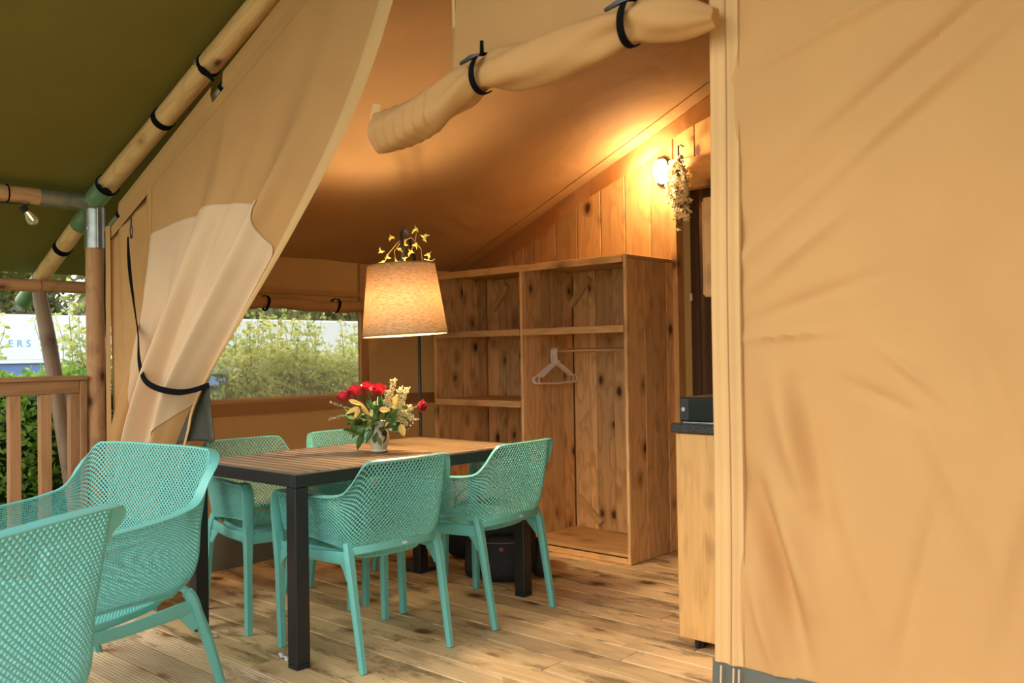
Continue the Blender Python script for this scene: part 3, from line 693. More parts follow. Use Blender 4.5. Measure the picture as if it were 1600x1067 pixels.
vboards(cl, 'back_board', 'x', CD-.010, .012, CX1-.018, .03, CH-.02, [.125,.06,.135,.10,.13,.09], .016, M['closet'])
vboards(cl, 'side_board', 'y', CX0+.008, .022, CD-.02, .002, CH-.02, [.13,.12,.14,.12], .016, M['closet'])
vboards(cl, 'side_board', 'y', CX1-.008, .022, CD, .002, CH-.02, [.155,.10,.14,.12], .016, M['closet'], -1)
vboards(cl, 'divider_board', 'y', 0, .022, CD-.02, .03, CH-.02, [.15,.11,.12,.13], .018, M['closet'])
for x in (CX0+.009, 0, CX1-.010): bxl('front_stile', (x-.011, -.004, .002), (x+.011, .021, CH-.004), M['closetx' if 0 else 'closet'], cl, .003)
bxl('top_board', (CX0-.01, .0, CH-.019), (CX1+.004, CD+.005, CH+.001), M['closetx'], cl, .003)
bxl('top_rail', (CX0, -.016, CH-.045), (CX1-.022, .0, CH-.004), M['closetx'], cl, .003)
def shelf(x0, x1, z):
    bxl('shelf', (x0, .0, z-.018), (x1, CD-.02, z), M['closetx'], cl, .003)
    bxl('shelf_lip', (x0, -.014, z-.040), (x1, .0, z+.001), M['closetx'], cl, .003)
    bxl('shelf_cleat', (x0+.002, .02, z-.040), (x0+.020, CD-.05, z-.019), M['closety'], cl, .002)
    bxl('shelf_cleat', (x1-.020, .02, z-.040), (x1-.002, CD-.05, z-.019), M['closety'], cl, .002)
shelf(CX0+.018, -.012, 1.353); shelf(.012, CX1-.020, 1.353); shelf(CX0+.018, -.012, .905)
bxl('base_board', (CX0+.018, .004, .040), (-.012, CD-.02, .058), M['closetx'], cl, .003)
bxl('base_board', (.012, .004, .040), (CX1-.020, CD-.02, .058), M['closetx'], cl, .003)
bxl('plinth', (CX0+.018, -.006, .002), (CX1-.020, .004, .036), M['closetx'], cl, .003)
def brace(x, z, L, ang, name='corner_brace'):
    Mx = Matrix.Translation((x, CD-.034, z)) @ Matrix.Rotation(ang, 4, 'Y')
    MB().box((-L/2, -.016, -.022), (L/2, .013, .022), .003, None).build(name, M['closetx'], cl).matrix_local = Mx
brace(-.415+.50, 1.60, .24, R(-48)); brace(-.66+.03, 1.60, .22, R(-48)); brace(.135, .175, .24, R(40))
# rail and hangers
MB().tube([(.04, .25, 1.216), (CX1-.018, .25, 1.216)], .0125, 14).build('hanging_rail', M['chrome'], cl, True)
MB().sweep([(.05, .25, 1.19), (.05, .25, 1.334)], (.02, .006), (0, 1, 0)).build('rail_bracket', M['chrome'], cl)
def hanger_mesh():
    q = MB()
    hook = [Vector((0, .018*math.cos(a), -.002+.018*math.sin(a))) for a in [R(-20+15*k) for k in range(15)]]
    hook += [Vector((0, -.018, -.03)), Vector((0, -.014, -.062)), Vector((0, -.002, -.078)), Vector((0, .014, -.072)), Vector((0, .016, -.058))]
    q.sweep(hook, (.012, .008), (1, 0, 0))
    for s_ in (-1, 1):
        q.sweep([(0, s_*.004, -.074), (0, s_*.06, -.100), (0, s_*.165, -.158)], (.010, .014), (1, 0, 0))
        q.sweep([Vector((0, s_*(.178+.026*math.cos(a)), -.178+.022*math.sin(a))) for a in [R(120-20*k) for k in range(13)]], (.007, .006), (1, 0, 0))
    q.sweep([(0, -.19, -.200), (0, 0, -.205), (0, .19, -.200)], (.010, .009), (1, 0, 0))
    return mesh('coat_hanger', q.v, q.f, M['white'])
hme = hanger_mesh()
labs = ['white plastic coat hanger at the front of the bunch on the wardrobe rail', 'white plastic coat hanger squeezed in the middle of the bunch on the rail', 'white plastic coat hanger at the left back of the bunch on the rail']
for i, (x, r_) in enumerate(((-3.575, 3), (-3.592, -3), (-3.612, -1))):
    link('coat_hanger', hme, None, (x, 4.42, 1.216-.002), (0, 0, R(r_)), label=labs[i], cat='hanger', group='coat hangers on the wardrobe rail')

# ================================================================== KITCHEN
kc = empty('kitchen_cabinet', (-1.93, 3.14, 0), label='narrow pine kitchen cabinet end with knots, beside the tent canvas', cat='cabinet')
bxl('end_panel', (0, 0, .045), (.60, .018, .868), M['cab'], kc, .003)
bxl('end_panel', (0, 1.20, .045), (.60, 1.218, .868), M['cab'], kc, .003)
bxl('cabinet_back', (.582, .018, .045), (.60, 1.2, .868), M['cab'], kc, .003)
bxl('cabinet_floor', (.0, .018, .045), (.582, 1.2, .062), M['cab'], kc, .003)
for k in range(3):
    d = MB().box((-.018, -.190, -.40), (0, .190, .40), .003).build('door', M['cab'], kc, loc=(0, .215+.395*k, .457))
    MB().tube([(-.018, .13, .28), (-.045, .13, .28), (-.045, .13, .16), (-.018, .13, .16)], .005, 8).build('handle', M['chrome'], d, True)
for x, yq in ((.06,.06), (.54,.06), (.06,1.15), (.54,1.15)): MB().lathe([(0,0),(.02,0),(.02,.044),(0,.044)], 12, (x,yq,.001)).build('foot', M['rubber'], kc, True)
bxl('plinth', (.05, .03, .004), (.07, 1.19, .044), M['rubber'], kc)
wt = MB().box((-1.945, 3.125, .871), (-1.315, 4.37, .909), .004).build('worktop', M['granite'], label='speckled black worktop on the pine kitchen cabinet', cat='worktop')
ov = empty('gas_hob', (-1.925, 3.16, .910), label='black metal cooker with a side knob on the speckled worktop', cat='cooker')
MB().box((0, 0, .004), (.50, .40, .104), .006).build('housing', M['black'], ov)
MB().lathe([(0,-.006),(.009,-.006),(.011,0)], 14, (0,0,0), Matrix.Translation((.022, 0, .055)) @ Matrix.Rotation(R(90),4,'X') @ Matrix.Scale(-1,4,(0,0,1))).build('knob', M['steel'], ov, True)
MB().box((.045, -.004, .012), (.49, .0, .096), .001).build('front_glass', plain('dark_glass', (.006,.006,.007), .1), ov)
MB().box((.01, .01, .0), (.49, .39, .004)).build('foot_rail', M['steel'], ov)
uc = empty('wall_cabinet', (-1.925, 3.38, 1.43), label='small pine wall cupboard hung above the worktop, at the canvas edge', cat='cupboard')
bxl('end_panel', (0, 0, 0), (.595, .018, .425), M['cab'], uc, .003); bxl('end_panel', (0, .9, 0), (.595, .918, .425), M['cab'], uc, .003)
bxl('bottom_board', (0, .018, 0), (.595, .9, .018), M['cab'], uc, .003); bxl('top_board', (0, .018, .407), (.595, .9, .425), M['cab'], uc, .003); bxl('back_board', (.577, .018, .018), (.595, .9, .407), M['cab'], uc, .003)
for k in range(2): bxl('door', (-.018, .02+.44*k, .01), (-.001, .452+.44*k, .415), M['cab'], uc, .003)

# ================================================================== WALL LAMP
wlamp = empty('bulkhead_lamp', (-2.945, 4.708, 2.305), label='lit oval caged bulkhead lamp on the plank wall above the wardrobe', cat='wall lamp')
def oval(a, rx, rz_): return (rx*math.copysign(abs(math.cos(a))**.62, math.cos(a)), rz_*math.copysign(abs(math.sin(a))**.72, math.sin(a)))
def ovalmesh(levels, n=32):
    v = []; f = []
    for (y, k) in levels:
        for i in range(n):
            x, z = oval(2*math.pi*i/n, .046*k, .080*k if k > .3 else .08*k); v.append((x, y, z))
    for j in range(len(levels)-1):
        for i in range(n): f.append((j*n+i, j*n+(i+1) % n, (j+1)*n+(i+1) % n, (j+1)*n+i))
    return v, f
v, f = ovalmesh([(0, 1.12), (-.018, 1.12), (-.02, 1.0), (-.018, .9)]); link('back_plate', mesh('back_plate', v, f, M['black'], True), wlamp)
v, f = ovalmesh([(-.018, .95), (-.040, .93), (-.062, .80), (-.074, .5), (-.077, .01)]); link('lamp_glass', mesh('lamp_glass', v, f, glow('lamp_glow', (1, .76, .44), 3.2), True), wlamp)
cg = MB()
cg.tube([(0, -.018-.066*math.sin(math.pi*i/16)**.5, -.086*math.cos(math.pi*i/16)) for i in range(17)], .0032, 6)
for zz in (-.035, .035): cg.tube([(-.049*math.cos(math.pi*i/14), -.018-.058*math.sin(math.pi*i/14)**.5, zz) for i in range(15)], .0026, 6)
cg.tube([(.051*math.cos(2*math.pi*i/24), -.026, .087*math.sin(2*math.pi*i/24)) for i in range(25)], .0035, 6)
cg.build('wire_cage', M['black'], wlamp, True)
pld = bpy.data.lights.new('bulkhead_light', 'POINT'); pld.energy = 13; pld.color = (1, .70, .38); pld.shadow_soft_size = .05
plo = bpy.data.objects.new('bulkhead_light', pld); COL.objects.link(plo); plo.parent = wlamp; plo.location = (0, -.16, 0)
# ================================================================== TRAILING FLOWERS
hp = empty('hanging_flowers', (-2.775, 4.60, 2.34), label='trailing bunch of cream artificial blossoms hanging beside the lit bulkhead lamp', cat='hanging plant')
MB().sweep([(0, .06, .085), (0, .03, .09), (0, 0, .08), (0, 0, .0)], (.012, .006), (1, 0, 0)).build('hook', M['black'], hp)
r5 = random.Random(5); gl_, fl_, vi = MB(), MB(), MB()
def leafq(mb, p, d, L, w, rn):
    d = Vector(d).normalized(); s_ = d.cross(Vector((rn.uniform(-1,1), rn.uniform(-1,1), rn.uniform(-1,1)))).normalized(); n_ = d.cross(s_)
    p = Vector(p); mb.add([p, p+d*L*.45+s_*w/2, p+d*L+n_*L*.12, p+d*L*.45-s_*w/2, p+d*L*.45-n_*w*.12], [(0,1,4), (1,2,4), (2,3,4), (3,0,4)])
def blossom(mb, p, sz, rn, n=5):
    ax_ = Vector((rn.uniform(-1,1), rn.uniform(-1.2,.2), rn.uniform(-.8,.6))).normalized(); a_ = ax_.orthogonal().normalized(); b_ = ax_.cross(a_)
    for k in range(n):
        t = 2*math.pi*k/n; leafq(mb, p, (a_*math.cos(t)+b_*math.sin(t))*1.0+ax_*.35, sz, sz*.75, rn)
for k in range(17):
    a = r5.uniform(0, 6.28); rr = r5.uniform(.015, .075); L = r5.uniform(.12, .30) if k < 11 else r5.uniform(.32, .46)
    pts = [Vector((rr*math.cos(a)*min(1, t*2.2)+.012*math.sin(t*9+k), rr*.7*math.sin(a)*min(1, t*2.2), .01-L*t)) for t in [i/12 for i in range(13)]]
    vi.tube(pts, .0013, 5)
    for i, p in enumerate(pts):
        for q in range(3 if i > 1 else 8): leafq(gl_, p+Vector((r5.uniform(-.008,.008),)*3), (r5.uniform(-1,1), r5.uniform(-1,1), r5.uniform(-.6,.6)), .015, .009, r5)
        if r5.random() < (.98 if L < .32 else .5) and i > 0: blossom(fl_, p+Vector((r5.uniform(-.015,.015), r5.uniform(-.02,.01), 0)), r5.uniform(.022, .031), r5)
vi.build('vine', M['stem'], hp); gl_.build('foliage', M['leafd'], hp, kind='stuff'); fl_.build('blossoms', M['whitef'], hp, kind='stuff')

# ================================================================== DINING TABLE
tb = empty('dining_table', (-3.32, 2.675, 0), label='dark framed dining table with brown slatted top and square legs', cat='table')
TW, TL, TH = .41, .69, .750
for s_ in (-1, 1):
    bxl('frame_rail', (s_*(TW-.0)-(.028 if s_ > 0 else 0), -TL, TH-.052), (s_*TW+(.028 if s_ < 0 else 0), TL, TH-.002), M['black'], tb, .002)
    bxl('frame_rail', (-TW+.029, s_*TL-(.028 if s_ > 0 else 0), TH-.052), (TW-.029, s_*TL+(.028 if s_ < 0 else 0), TH-.002), M['black'], tb, .002)
n = 25; pitch = (2*TL-.060)/n
sm = MB().box((-TW+.030, -pitch/2+.0055, -.016), (TW-.030, pitch/2-.0055, 0), .002); sme = mesh('slat', sm.v, sm.f, M['slat'])
for i in range(n): link('slat', sme, tb, (0, -TL+.030+pitch*(i+.5), TH))
for x in (-.2, .2): bxl('support_bar', (x-.015, -TL+.03, TH-.036), (x+.015, TL-.03, TH-.018), M['black'], tb, .002)
for sx in (-1, 1):
    for sy in (-1, 1):
        lg = bxl('leg', (sx*TW-(.062 if sx > 0 else 0), sy*TL-(.062 if sy > 0 else 0), .018), (sx*TW+(.062 if sx < 0 else 0), sy*TL+(.062 if sy < 0 else 0), TH-.053), M['black'], tb, .003)
        MB().box((-.0305, -.0305, -.3585+.0), (.0305, .0305, -.340), .002).build('foot_cap', M['rubber'], lg)
for (x, y_, r_, l_) in ((-3.035, 2.03, 2.95, 'small white paper tag on the boards at the near table leg'), (-3.60, 1.99, .05, 'small white paper tag on the deck behind the lounge chair leg')):
    o = MB().grid(lambda u, v: (.0+.085*u, -.011+.022*v, .003+.011*math.sin(u*5.2)**2), 10, 1).build('paper_tag', M['label'], None, True, loc=(x, y_, 0), rot=(0, 0, r_), label=l_, cat='tag', group='paper tags at the table legs')
    solidify(o, .001)

# ================================================================== NET ARMCHAIRS
def crk(keys, s):
    """smooth interpolation of (s, x, y, z) keys, mirrored in x for negative s"""
    K = np.array(keys, float); a = np.abs(s); xs = K[:, 0]; out = []
    for c in range(1, 4):
        ysv = K[:, c]; h = np.diff(xs); dl = np.diff(ysv)/h; mm = np.zeros(len(xs))
        mm[1:-1] = (dl[:-1]*h[1:]+dl[1:]*h[:-1])/(h[1:]+h[:-1]); mm[0] = 0 if c > 1 else dl[0]; mm[-1] = dl[-1]
        i = np.clip(np.searchsorted(xs, a, 'right')-1, 0, len(xs)-2); t = (a-xs[i])/h[i]
        out.append((2*t**3-3*t**2+1)*ysv[i]+(t**3-2*t**2+t)*h[i]*mm[i]+(-2*t**3+3*t**2)*ysv[i+1]+(t**3-t**2)*h[i]*mm[i+1])
    x, y, z = out; return np.stack([x*np.sign(s+1e-12), y, z], -1)
def tblend(G, ts, t):
    P = np.stack(G, 0); h = np.diff(ts); out = None
    mm = np.zeros_like(P); dl = (P[1:]-P[:-1])/h[:, None, None]
    mm[1:-1] = (dl[:-1]+dl[1:])/2; mm[0] = dl[0]; mm[-1] = dl[-1]
    i = np.clip(np.searchsorted(ts, t, 'right')-1, 0, len(ts)-2); hh = h[i][:, None]; u = ((t-np.array(ts)[i])/h[i])[:, None]; k = np.arange(len(t))
    return (2*u**3-3*u**2+1)*P[i, k]+(u**3-2*u**2+u)*hh*mm[i, k]+(-2*u**3+3*u**2)*P[i+1, k]+(u**3-u**2)*hh*mm[i+1, k]
def netmesh(name, F, nu, nv, th, frac, mat):
    """perforated sheet: diamond lattice of nu x nv cells on the surface F(a,b), a,b in 0..1"""
    U, V = 2*nu, 2*nv
    def P(i, j): return F(i/U, j/V)
    I, J = np.meshgrid(np.arange(U+1), np.arange(V+1)); keep = ((I+J) % 2 == 0)
    vi_, vj = I[keep], J[keep]; idx = -np.ones((V+1, U+1), int); idx[vj, vi_] = np.arange(len(vi_))
    ci, cj = I[~keep], J[~keep]; inner = (ci > 0) & (ci < U) & (cj > 0) & (cj < V); bi, bj = ci[~inner], cj[~inner]; ci, cj = ci[inner], cj[inner]
    pa = [vi_]; pb = [vj]; fl_i = [vi_.astype(float)]; fl_j = [vj.astype(float)]
    n0 = len(vi_); nc = len(ci); hole = []
    # eight sided hole: four points towards the corners (pulled in) and four on the diagonals
    dirs = [(1,0),(.5,.5),(0,1),(-.5,.5),(-1,0),(-.5,-.5),(0,-1),(.5,-.5)]
    sc_ = [frac, frac*1.12, frac, frac*1.12]*2
    for k, (dx, dy) in enumerate(dirs):
        if k % 2 == 0: fl_i.append(ci+dx*frac*.92); fl_j.append(cj+dy*frac*.92)
        else: fl_i.append(ci+dx*frac*1.05); fl_j.append(cj+dy*frac*1.05)
        hole.append(n0+k*nc+np.arange(nc))
    a = np.concatenate(fl_i)/U; b = np.concatenate(fl_j)/V
    X = F(a, b); e = 1e-3
    a1, a0 = np.clip(a+e, 0, 1), np.clip(a-e, 0, 1); b1, b0 = np.clip(b+e, 0, 1), np.clip(b-e, 0, 1)
    nn = np.cross(F(a1, b)-F(a0, b), F(a, b1)-F(a, b0)); nn /= np.linalg.norm(nn, axis=1)[:, None]+1e-12
    NV = len(X); verts = np.concatenate([X+nn*th/2, X-nn*th/2])
    r_, t_, l_, b_ = idx[cj, ci+1], idx[cj+1, ci], idx[cj, ci-1], idx[cj-1, ci]
    F4 = []; F3 = []
    cor = [r_, t_, l_, b_]
    for k in range(4):
        c0, c1 = cor[k], cor[(k+1) % 4]; h0, h1, h2 = hole[2*k], hole[2*k+1], hole[(2*k+2) % 8]
        F4 += [np.stack([c0, c1, h2, h0], 1) if False else np.stack([c0, c1, h1, h0], 1)]; F3 += [np.stack([c1, h2, h1], 1)]
    top4 = np.concatenate(F4); top3 = np.concatenate(F3)
    # edge half cells
    ed = []
    for q, w in zip(bi, bj):
        nb = [idx[w+dy, q+dx] for dx, dy in ((1,0),(0,1),(-1,0),(0,-1)) if 0 <= q+dx <= U and 0 <= w+dy <= V]
        nb = [z for z in nb if z >= 0]
        if len(nb) == 3:
            if w == 0 or q == U: nb = nb
            ed.append(nb)
    ed = np.array(ed)
    if len(ed):
        pA, pB, pC = X[ed[:, 0]], X[ed[:, 1]], X[ed[:, 2]]; g = np.einsum('ij,ij->i', np.cross(pB-pA, pC-pA), nn[ed[:, 0]]); ed[g < 0] = ed[g < 0][:, ::-1]
    # orientation of ring faces: counter clockwise seen along nn
    walls = []
    for k in range(8):
        h0, h1 = hole[k], hole[(k+1) % 8]; walls.append(np.stack([h0, h1, h1+NV, h0+NV], 1))
    quads = np.concatenate([top4, top4[:, ::-1]+NV] + walls); tris = np.concatenate([top3, top3[:, ::-1]+NV] + ([ed, ed[:, ::-1]+NV] if len(ed) else []))
    me = bpy.data.meshes.new(name); me.vertices.add(len(verts)); me.vertices.foreach_set('co', verts.astype(np.float32).ravel())
    nl = quads.size+tris.size; me.loops.add(nl); me.loops.foreach_set('vertex_index', np.concatenate([quads.ravel(), tris.ravel()]).astype(np.int32))
    npoly = len(quads)+len(tris); me.polygons.add(npoly)
    st = np.concatenate([np.arange(len(quads))*4, len(quads)*4+np.arange(len(tris))*3]); me.polygons.foreach_set('loop_start', st.astype(np.int32))
    try: me.polygons.foreach_set('loop_total', np.concatenate([np.full(len(quads), 4), np.full(len(tris), 3)]).astype(np.int32))
    except Exception: pass
    me.update(calc_edges=True); me.validate(); me.materials.append(mat); return me
def net_chair(name, G, ts, D, nu, nv, frac):
    root = empty(name)
    def F(a, b):
        s_ = 2*np.asarray(a)-1; t = np.asarray(b)*np.ones_like(s_)
        return tblend([crk(k, s_) for k in G], np.array(ts), t)
    link('net_shell', netmesh('net_shell', F, nu, nv, .005, frac, M['teal']), root)
    def norm_out(s_, t):
        e = .004; p = F(np.array([(s_+1)/2]), np.array([t]))[0]
        a = F(np.array([min(1, (s_+e+1)/2)]), np.array([t]))[0]-F(np.array([max(0, (s_-e+1)/2)]), np.array([t]))[0]; b = F(np.array([(s_+1)/2]), np.array([t+.02]))[0]-p
        n_ = np.cross(a, b); n_ /= np.linalg.norm(n_); n_ = Vector(n_)
        o_ = Vector((p[0], p[1], 0)) if abs(p[0]) > .02 or True else Vector((0,-1,0))
        if n_.dot(o_) < 0: n_ = -n_
        return Vector(p), n_
    # folded flange round the rim
    fm = MB(); v = []; K = 120; fwid = D['flange']; hz = None
    for i in range(K+1):
        p, n_ = norm_out(-1+2*i/K, 0.0)
        tdir = F(np.array([i/K]), np.array([.03]))[0]; dn = (Vector(tdir)-p).normalized()
        v += [p+n_*-.003, p+n_*fwid*.5-dn*.001, p+n_*fwid+dn*.001, p+n_*fwid+dn*.006, p+dn*.007+n_*.002, p-n_*.003+dn*.007]
    f = [(i*6+k, i*6+(k+1) % 6, (i+1)*6+(k+1) % 6, (i+1)*6+k) for i in range(K) for k in range(6)]
    fm.add(v, f+[tuple(range(6)), tuple(K*6+k for k in range(6))[::-1]]); fm.build('rim', M['teal'], root, True)
    # solid lower edge bead
    bead = MB(); bead.tube([Vector(F(np.array([i/80]), np.array([D['tb']]))[0]) for i in range(81)], .005, 6); bead.build('lower_bead', M['teal'], root, True)
    for sg in (-1, 1):
        x = lambda k: sg*k
        # front leg continues the end of the arm down to the floor
        xa, ya, za = D['armf']; xf_, yf_ = D['ffoot']; zs_ = D['railz']
        pts = catmull([(x(xa), ya-.05, za+.0), (x(xa), ya-.012, za-.004), (x(xa), ya+.010, za-.035), (x(xa-.001), ya+.012, za-.10), (x(xa-.002), ya+.008, zs_+.05), (x((xa+xf_)/2), (ya+yf_)/2+.004, zs_-.10), (x(xf_), yf_, 0.001)], 5)
        n_ = len(pts); wt_ = []
        for i, p in enumerate(pts):
            k = p.z/za; wt_.append((float(np.interp(k, [0,.5,.68,.9,1], [.031,.036,.046,.056,.050])), float(np.interp(k, [0,.6,.75,1], [.030,.034,.018,.007]))))
        MB().sweep(pts, wt_, (1, 0, 0), .3).build('leg', M['teal'], root, True)
        # rear leg with the bracket at the top
        rx, ry, rzz = D['rtop']; fx, fy = D['rfoot']
        pts = catmull([(x(rx-.004), ry+.020, rzz+.012), (x(rx+.000), ry+.010, rzz-.002), (x(rx+.004), ry-.002, rzz-.03), (x(rx+.006), ry-.014, rzz-.07), (x((rx+fx)/2+.004), (ry+fy)/2, rzz*.5), (x(fx), fy, .001)], 5)
        wt_ = [(float(np.interp(p.z/rzz, [0,.7,.9,1.03], [.030,.036,.044,.040])), float(np.interp(p.z/rzz, [0,.7,1], [.028,.036,.034]))) for p in pts]
        MB().sweep(pts, wt_, (1, 0, 0), .45).build('leg', M['teal'], root, True)
        MB().sweep([(x(xa-.012), ya+.006, zs_), (x((xa+rx)/2+.004), (ya+ry)/2, zs_-.004), (x(rx), ry+.0, zs_+.004)], [(.045,.012),(.040,.012),(.052,.014)], (0, 0, 1), .25).build('side_rail', M['teal'], root, True)
        # curved gusset between rail and leg
        MB().sweep([(x(rx+.0), ry+.05, zs_-.014), (x(rx+.003), ry+.015, zs_-.034), (x(rx+.005), ry-.006, zs_-.075)], [(.030,.014),(.05,.016),(.03,.018)], (0, .5, -.7), .3).build('gusset', M['teal'], root, True)
        MB().sweep([(x(xa-.012), ya-.05, zs_-.014), (x(xa-.006), ya-.015, zs_-.034), (x(xa-.004), ya+.004, zs_-.075)], [(.030,.012),(.05,.014),(.03,.016)], (0, -.5, -.7), .3).build('gusset', M['teal'], root, True)
    xa, ya, za = D['armf']; rx, ry, rzz = D['rtop']; zs_ = D['railz']
    MB().sweep(catmull([(-xa+.004, ya+.006, zs_), (-xa*.6, ya+.010, zs_-.004), (0, ya+.012, zs_-.006), (xa*.6, ya+.010, zs_-.004), (xa-.004, ya+.006, zs_)], 5), (.044, .014), (0, 0, 1), .25).build('front_rail', M['teal'], root, True)
    yb2 = D['railback']
    rr = MB().sweep(catmull([(-rx, ry+.004, rzz-.014), (-rx*.62, (ry+yb2)/2-.010, rzz-.002), (0, yb2, rzz+.004), (rx*.62, (ry+yb2)/2-.010, rzz-.002), (rx, ry+.004, rzz-.014)], 6), (.032, .014), (0, .0, 1), .3).build('rear_rail', M['teal'], root, True)
    MB().box((-.011, yb2-.0095, rzz-.002), (.011, yb2-.007, rzz+.008), .001).build('maker_badge', M['label'], rr)
    # seat
    sx0, sx1, sy0, sy1, sz, dip = D['seat']
    def FS(a, b):
        a = np.asarray(a); b = np.asarray(b)*np.ones_like(a); hw = sx0+(sx1-sx0)*np.clip(b*1.6, 0, 1)**.6; x = hw*(2*a-1)
        y_ = sy0+(sy1-sy0)*b; z = sz-dip*np.sin(np.pi*np.clip(b*.9+.05, 0, 1))*(1-(2*a-1)**2*.8)-.012*np.clip(b-.9, 0, 1)*10*.8+.012*np.clip(.15-b, 0, 1)*6
        return np.stack([x, y_, z], -1)
    link('net_seat', netmesh('net_seat', FS, D['sn'][0], D['sn'][1], .005, frac, M['teal']), root)
    MB().tube([Vector(FS(np.array([i/20]), np.array([1.]))[0]) for i in range(21)], .007, 8).build('seat_lip', M['teal'], root, True)
    for sg in (-1, 1): MB().sweep([Vector(FS(np.array([.5+.5*sg]), np.array([b]))[0])+Vector((sg*.006, 0, -.006)) for b in [.02, .15, .3, .5, .7, .85, 1]], (.026, .014), (0, 0, 1)).build('seat_edge', M['teal'], root, True)
    return root
Gd = [
 [(0,0,-.288,.803),(.16,.10,-.286,.803),(.28,.172,-.277,.802),(.315,.192,-.270,.798),(.34,.203,-.260,.782),(.42,.232,-.222,.712),(.47,.247,-.196,.682),(.54,.257,-.150,.668),(.65,.264,-.06,.661),(.82,.269,.10,.655),(1,.268,.262,.650)],
 [(0,0,-.268,.62),(.16,.10,-.264,.62),(.28,.176,-.250,.62),(.34,.205,-.228,.612),(.42,.230,-.190,.59),(.54,.247,-.122,.57),(.65,.254,-.04,.565),(.82,.257,.10,.562),(1,.257,.258,.560)],
 [(0,0,-.225,.47),(.16,.10,-.220,.47),(.28,.168,-.205,.47),(.34,.198,-.184,.468),(.42,.222,-.150,.468),(.54,.236,-.09,.475),(.65,.242,-.02,.482),(.82,.245,.11,.490),(1,.245,.255,.492)],
 [(0,0,-.150,.405),(.16,.09,-.148,.407),(.28,.148,-.140,.415),(.34,.178,-.130,.432),(.42,.212,-.120,.455),(.54,.232,-.083,.470),(.65,.240,-.018,.478),(.82,.243,.11,.486),(1,.243,.255,.488)]]
Dd = dict(flange=.022, tb=1.0, armf=(.268,.262,.652), ffoot=(.262,.255), railz=.415, rtop=(.212,-.178,.458), rfoot=(.214,-.262), railback=-.240, seat=(.15,.225,-.165,.262,.438,.018), sn=(28, 26))
dc = net_chair('net_armchair', Gd, [0,.40,.80,1], Dd, 72, 21, .76)
Gl = [
 [(0,0,-.318,.872),(.16,.17,-.318,.872),(.28,.30,-.310,.868),(.325,.352,-.300,.862),(.345,.370,-.290,.845),(.42,.392,-.215,.735),(.47,.402,-.180,.695),(.54,.410,-.125,.676),(.65,.416,-.03,.660),(.82,.420,.16,.645),(1,.418,.345,.635)],
 [(0,0,-.295,.63),(.16,.168,-.293,.63),(.28,.295,-.280,.63),(.345,.362,-.252,.62),(.42,.388,-.195,.585),(.54,.402,-.110,.56),(.65,.408,-.01,.545),(.82,.411,.16,.53),(1,.410,.342,.525)],
 [(0,0,-.265,.43),(.16,.165,-.260,.43),(.28,.285,-.245,.43),(.345,.350,-.222,.425),(.42,.380,-.17,.42),(.54,.394,-.085,.41),(.65,.400,.0,.405),(.82,.403,.16,.40),(1,.402,.34,.40)],
 [(0,0,-.17,.345),(.16,.155,-.165,.347),(.28,.265,-.155,.352),(.345,.330,-.145,.36),(.42,.368,-.12,.37),(.54,.390,-.07,.38),(.65,.397,.005,.385),(.82,.401,.16,.388),(1,.401,.34,.388)]]
Dl = dict(flange=.034, tb=1.0, armf=(.418,.345,.637), ffoot=(.405,.345), railz=.315, rtop=(.372,-.205,.362), rfoot=(.390,-.315), railback=-.285, seat=(.27,.385,-.15,.345,.352,.020), sn=(44, 34))
lc = net_chair('net_lounge_chair', Gl, [0,.42,.82,1], Dl, 110, 31, .72)
xf(dc, (-2.937, 2.36, 0), R(86)); tag(dc, 'teal net armchair at the near side of the table, behind the near table leg', 'chair', 'teal dining armchairs')
for (lx, ly, a, lab) in ((-2.945, 3.035, 93.5, 'teal net armchair at the right side of the table, closest to the wardrobe'), (-3.69, 2.39, -94, 'teal net armchair left of the table, below the curtain skirt'), (-3.67, 2.985, -90, 'teal net armchair at the far side, its back behind the flower vase')):
    c = copy_tree(dc); xf(c, (lx, ly, 0), R(a)); c['label'] = lab
xf(lc, (-3.325, 1.345, 0), R(188.6)); tag(lc, 'wide low teal net lounge chair on the deck in front of the railing', 'chair', 'teal lounge chairs')
c = copy_tree(lc); xf(c, (-2.18, .47, 0), R(121.5)); c['label'] = 'nearest teal lounge chair seen from behind, cut by the lower left corner'

# ================================================================== FLOOR LAMP
fl2 = empty('floor_lamp', (-3.80, 3.44, 0), label='black arc floor lamp with a lit linen drum shade above the table', cat='floor lamp')
fo = Vector((-3.80, 3.44, 0)); sc_c = Vector((-3.262, 2.853, 1.468))-fo
MB().lathe([(0,.002),(.14,.002),(.145,.010),(.14,.024),(.02,.03),(0,.03)], 36).build('base', M['black'], fl2, True)
arc = catmull([(0,0,.03),(0,0,.7),(0,0,1.25),(.02,-.02,1.50),(.10,-.11,1.70),(.24,-.27,1.80),(.40,-.44,1.835),(.50,-.555,1.81),(.535,-.585,1.75),(.538,-.587,1.64)], 8)
MB().tube(arc, .0095, 12).build('arc_pole', M['black'], fl2, True)
Ms = Matrix.Translation(sc_c) @ Matrix.Rotation(R(-2.6), 4, Vector((-.668, .744, 0)))
mt, nt, p = newmat('linen_shade'); L = nt.links.new
t_ = N(nt, 'ShaderNodeTexCoord'); mp = N(nt, 'ShaderNodeMapping'); mp.inputs['Scale'].default_value = (40, 40, 300); L(t_.outputs['Object'], mp.inputs[0])
n1 = N(nt, 'ShaderNodeTexNoise'); n1.inputs['Scale'].default_value = 1.2; n1.inputs['Detail'].default_value = 4; L(mp.outputs[0], n1.inputs['Vector'])
rr_ = ramp(nt, [(.35, (.55,.40,.24)), (.62, (.84,.66,.44))], n1.outputs['Fac']); L(rr_.outputs[0], p.inputs['Base Color']); p.inputs['Roughness'].default_value = .9
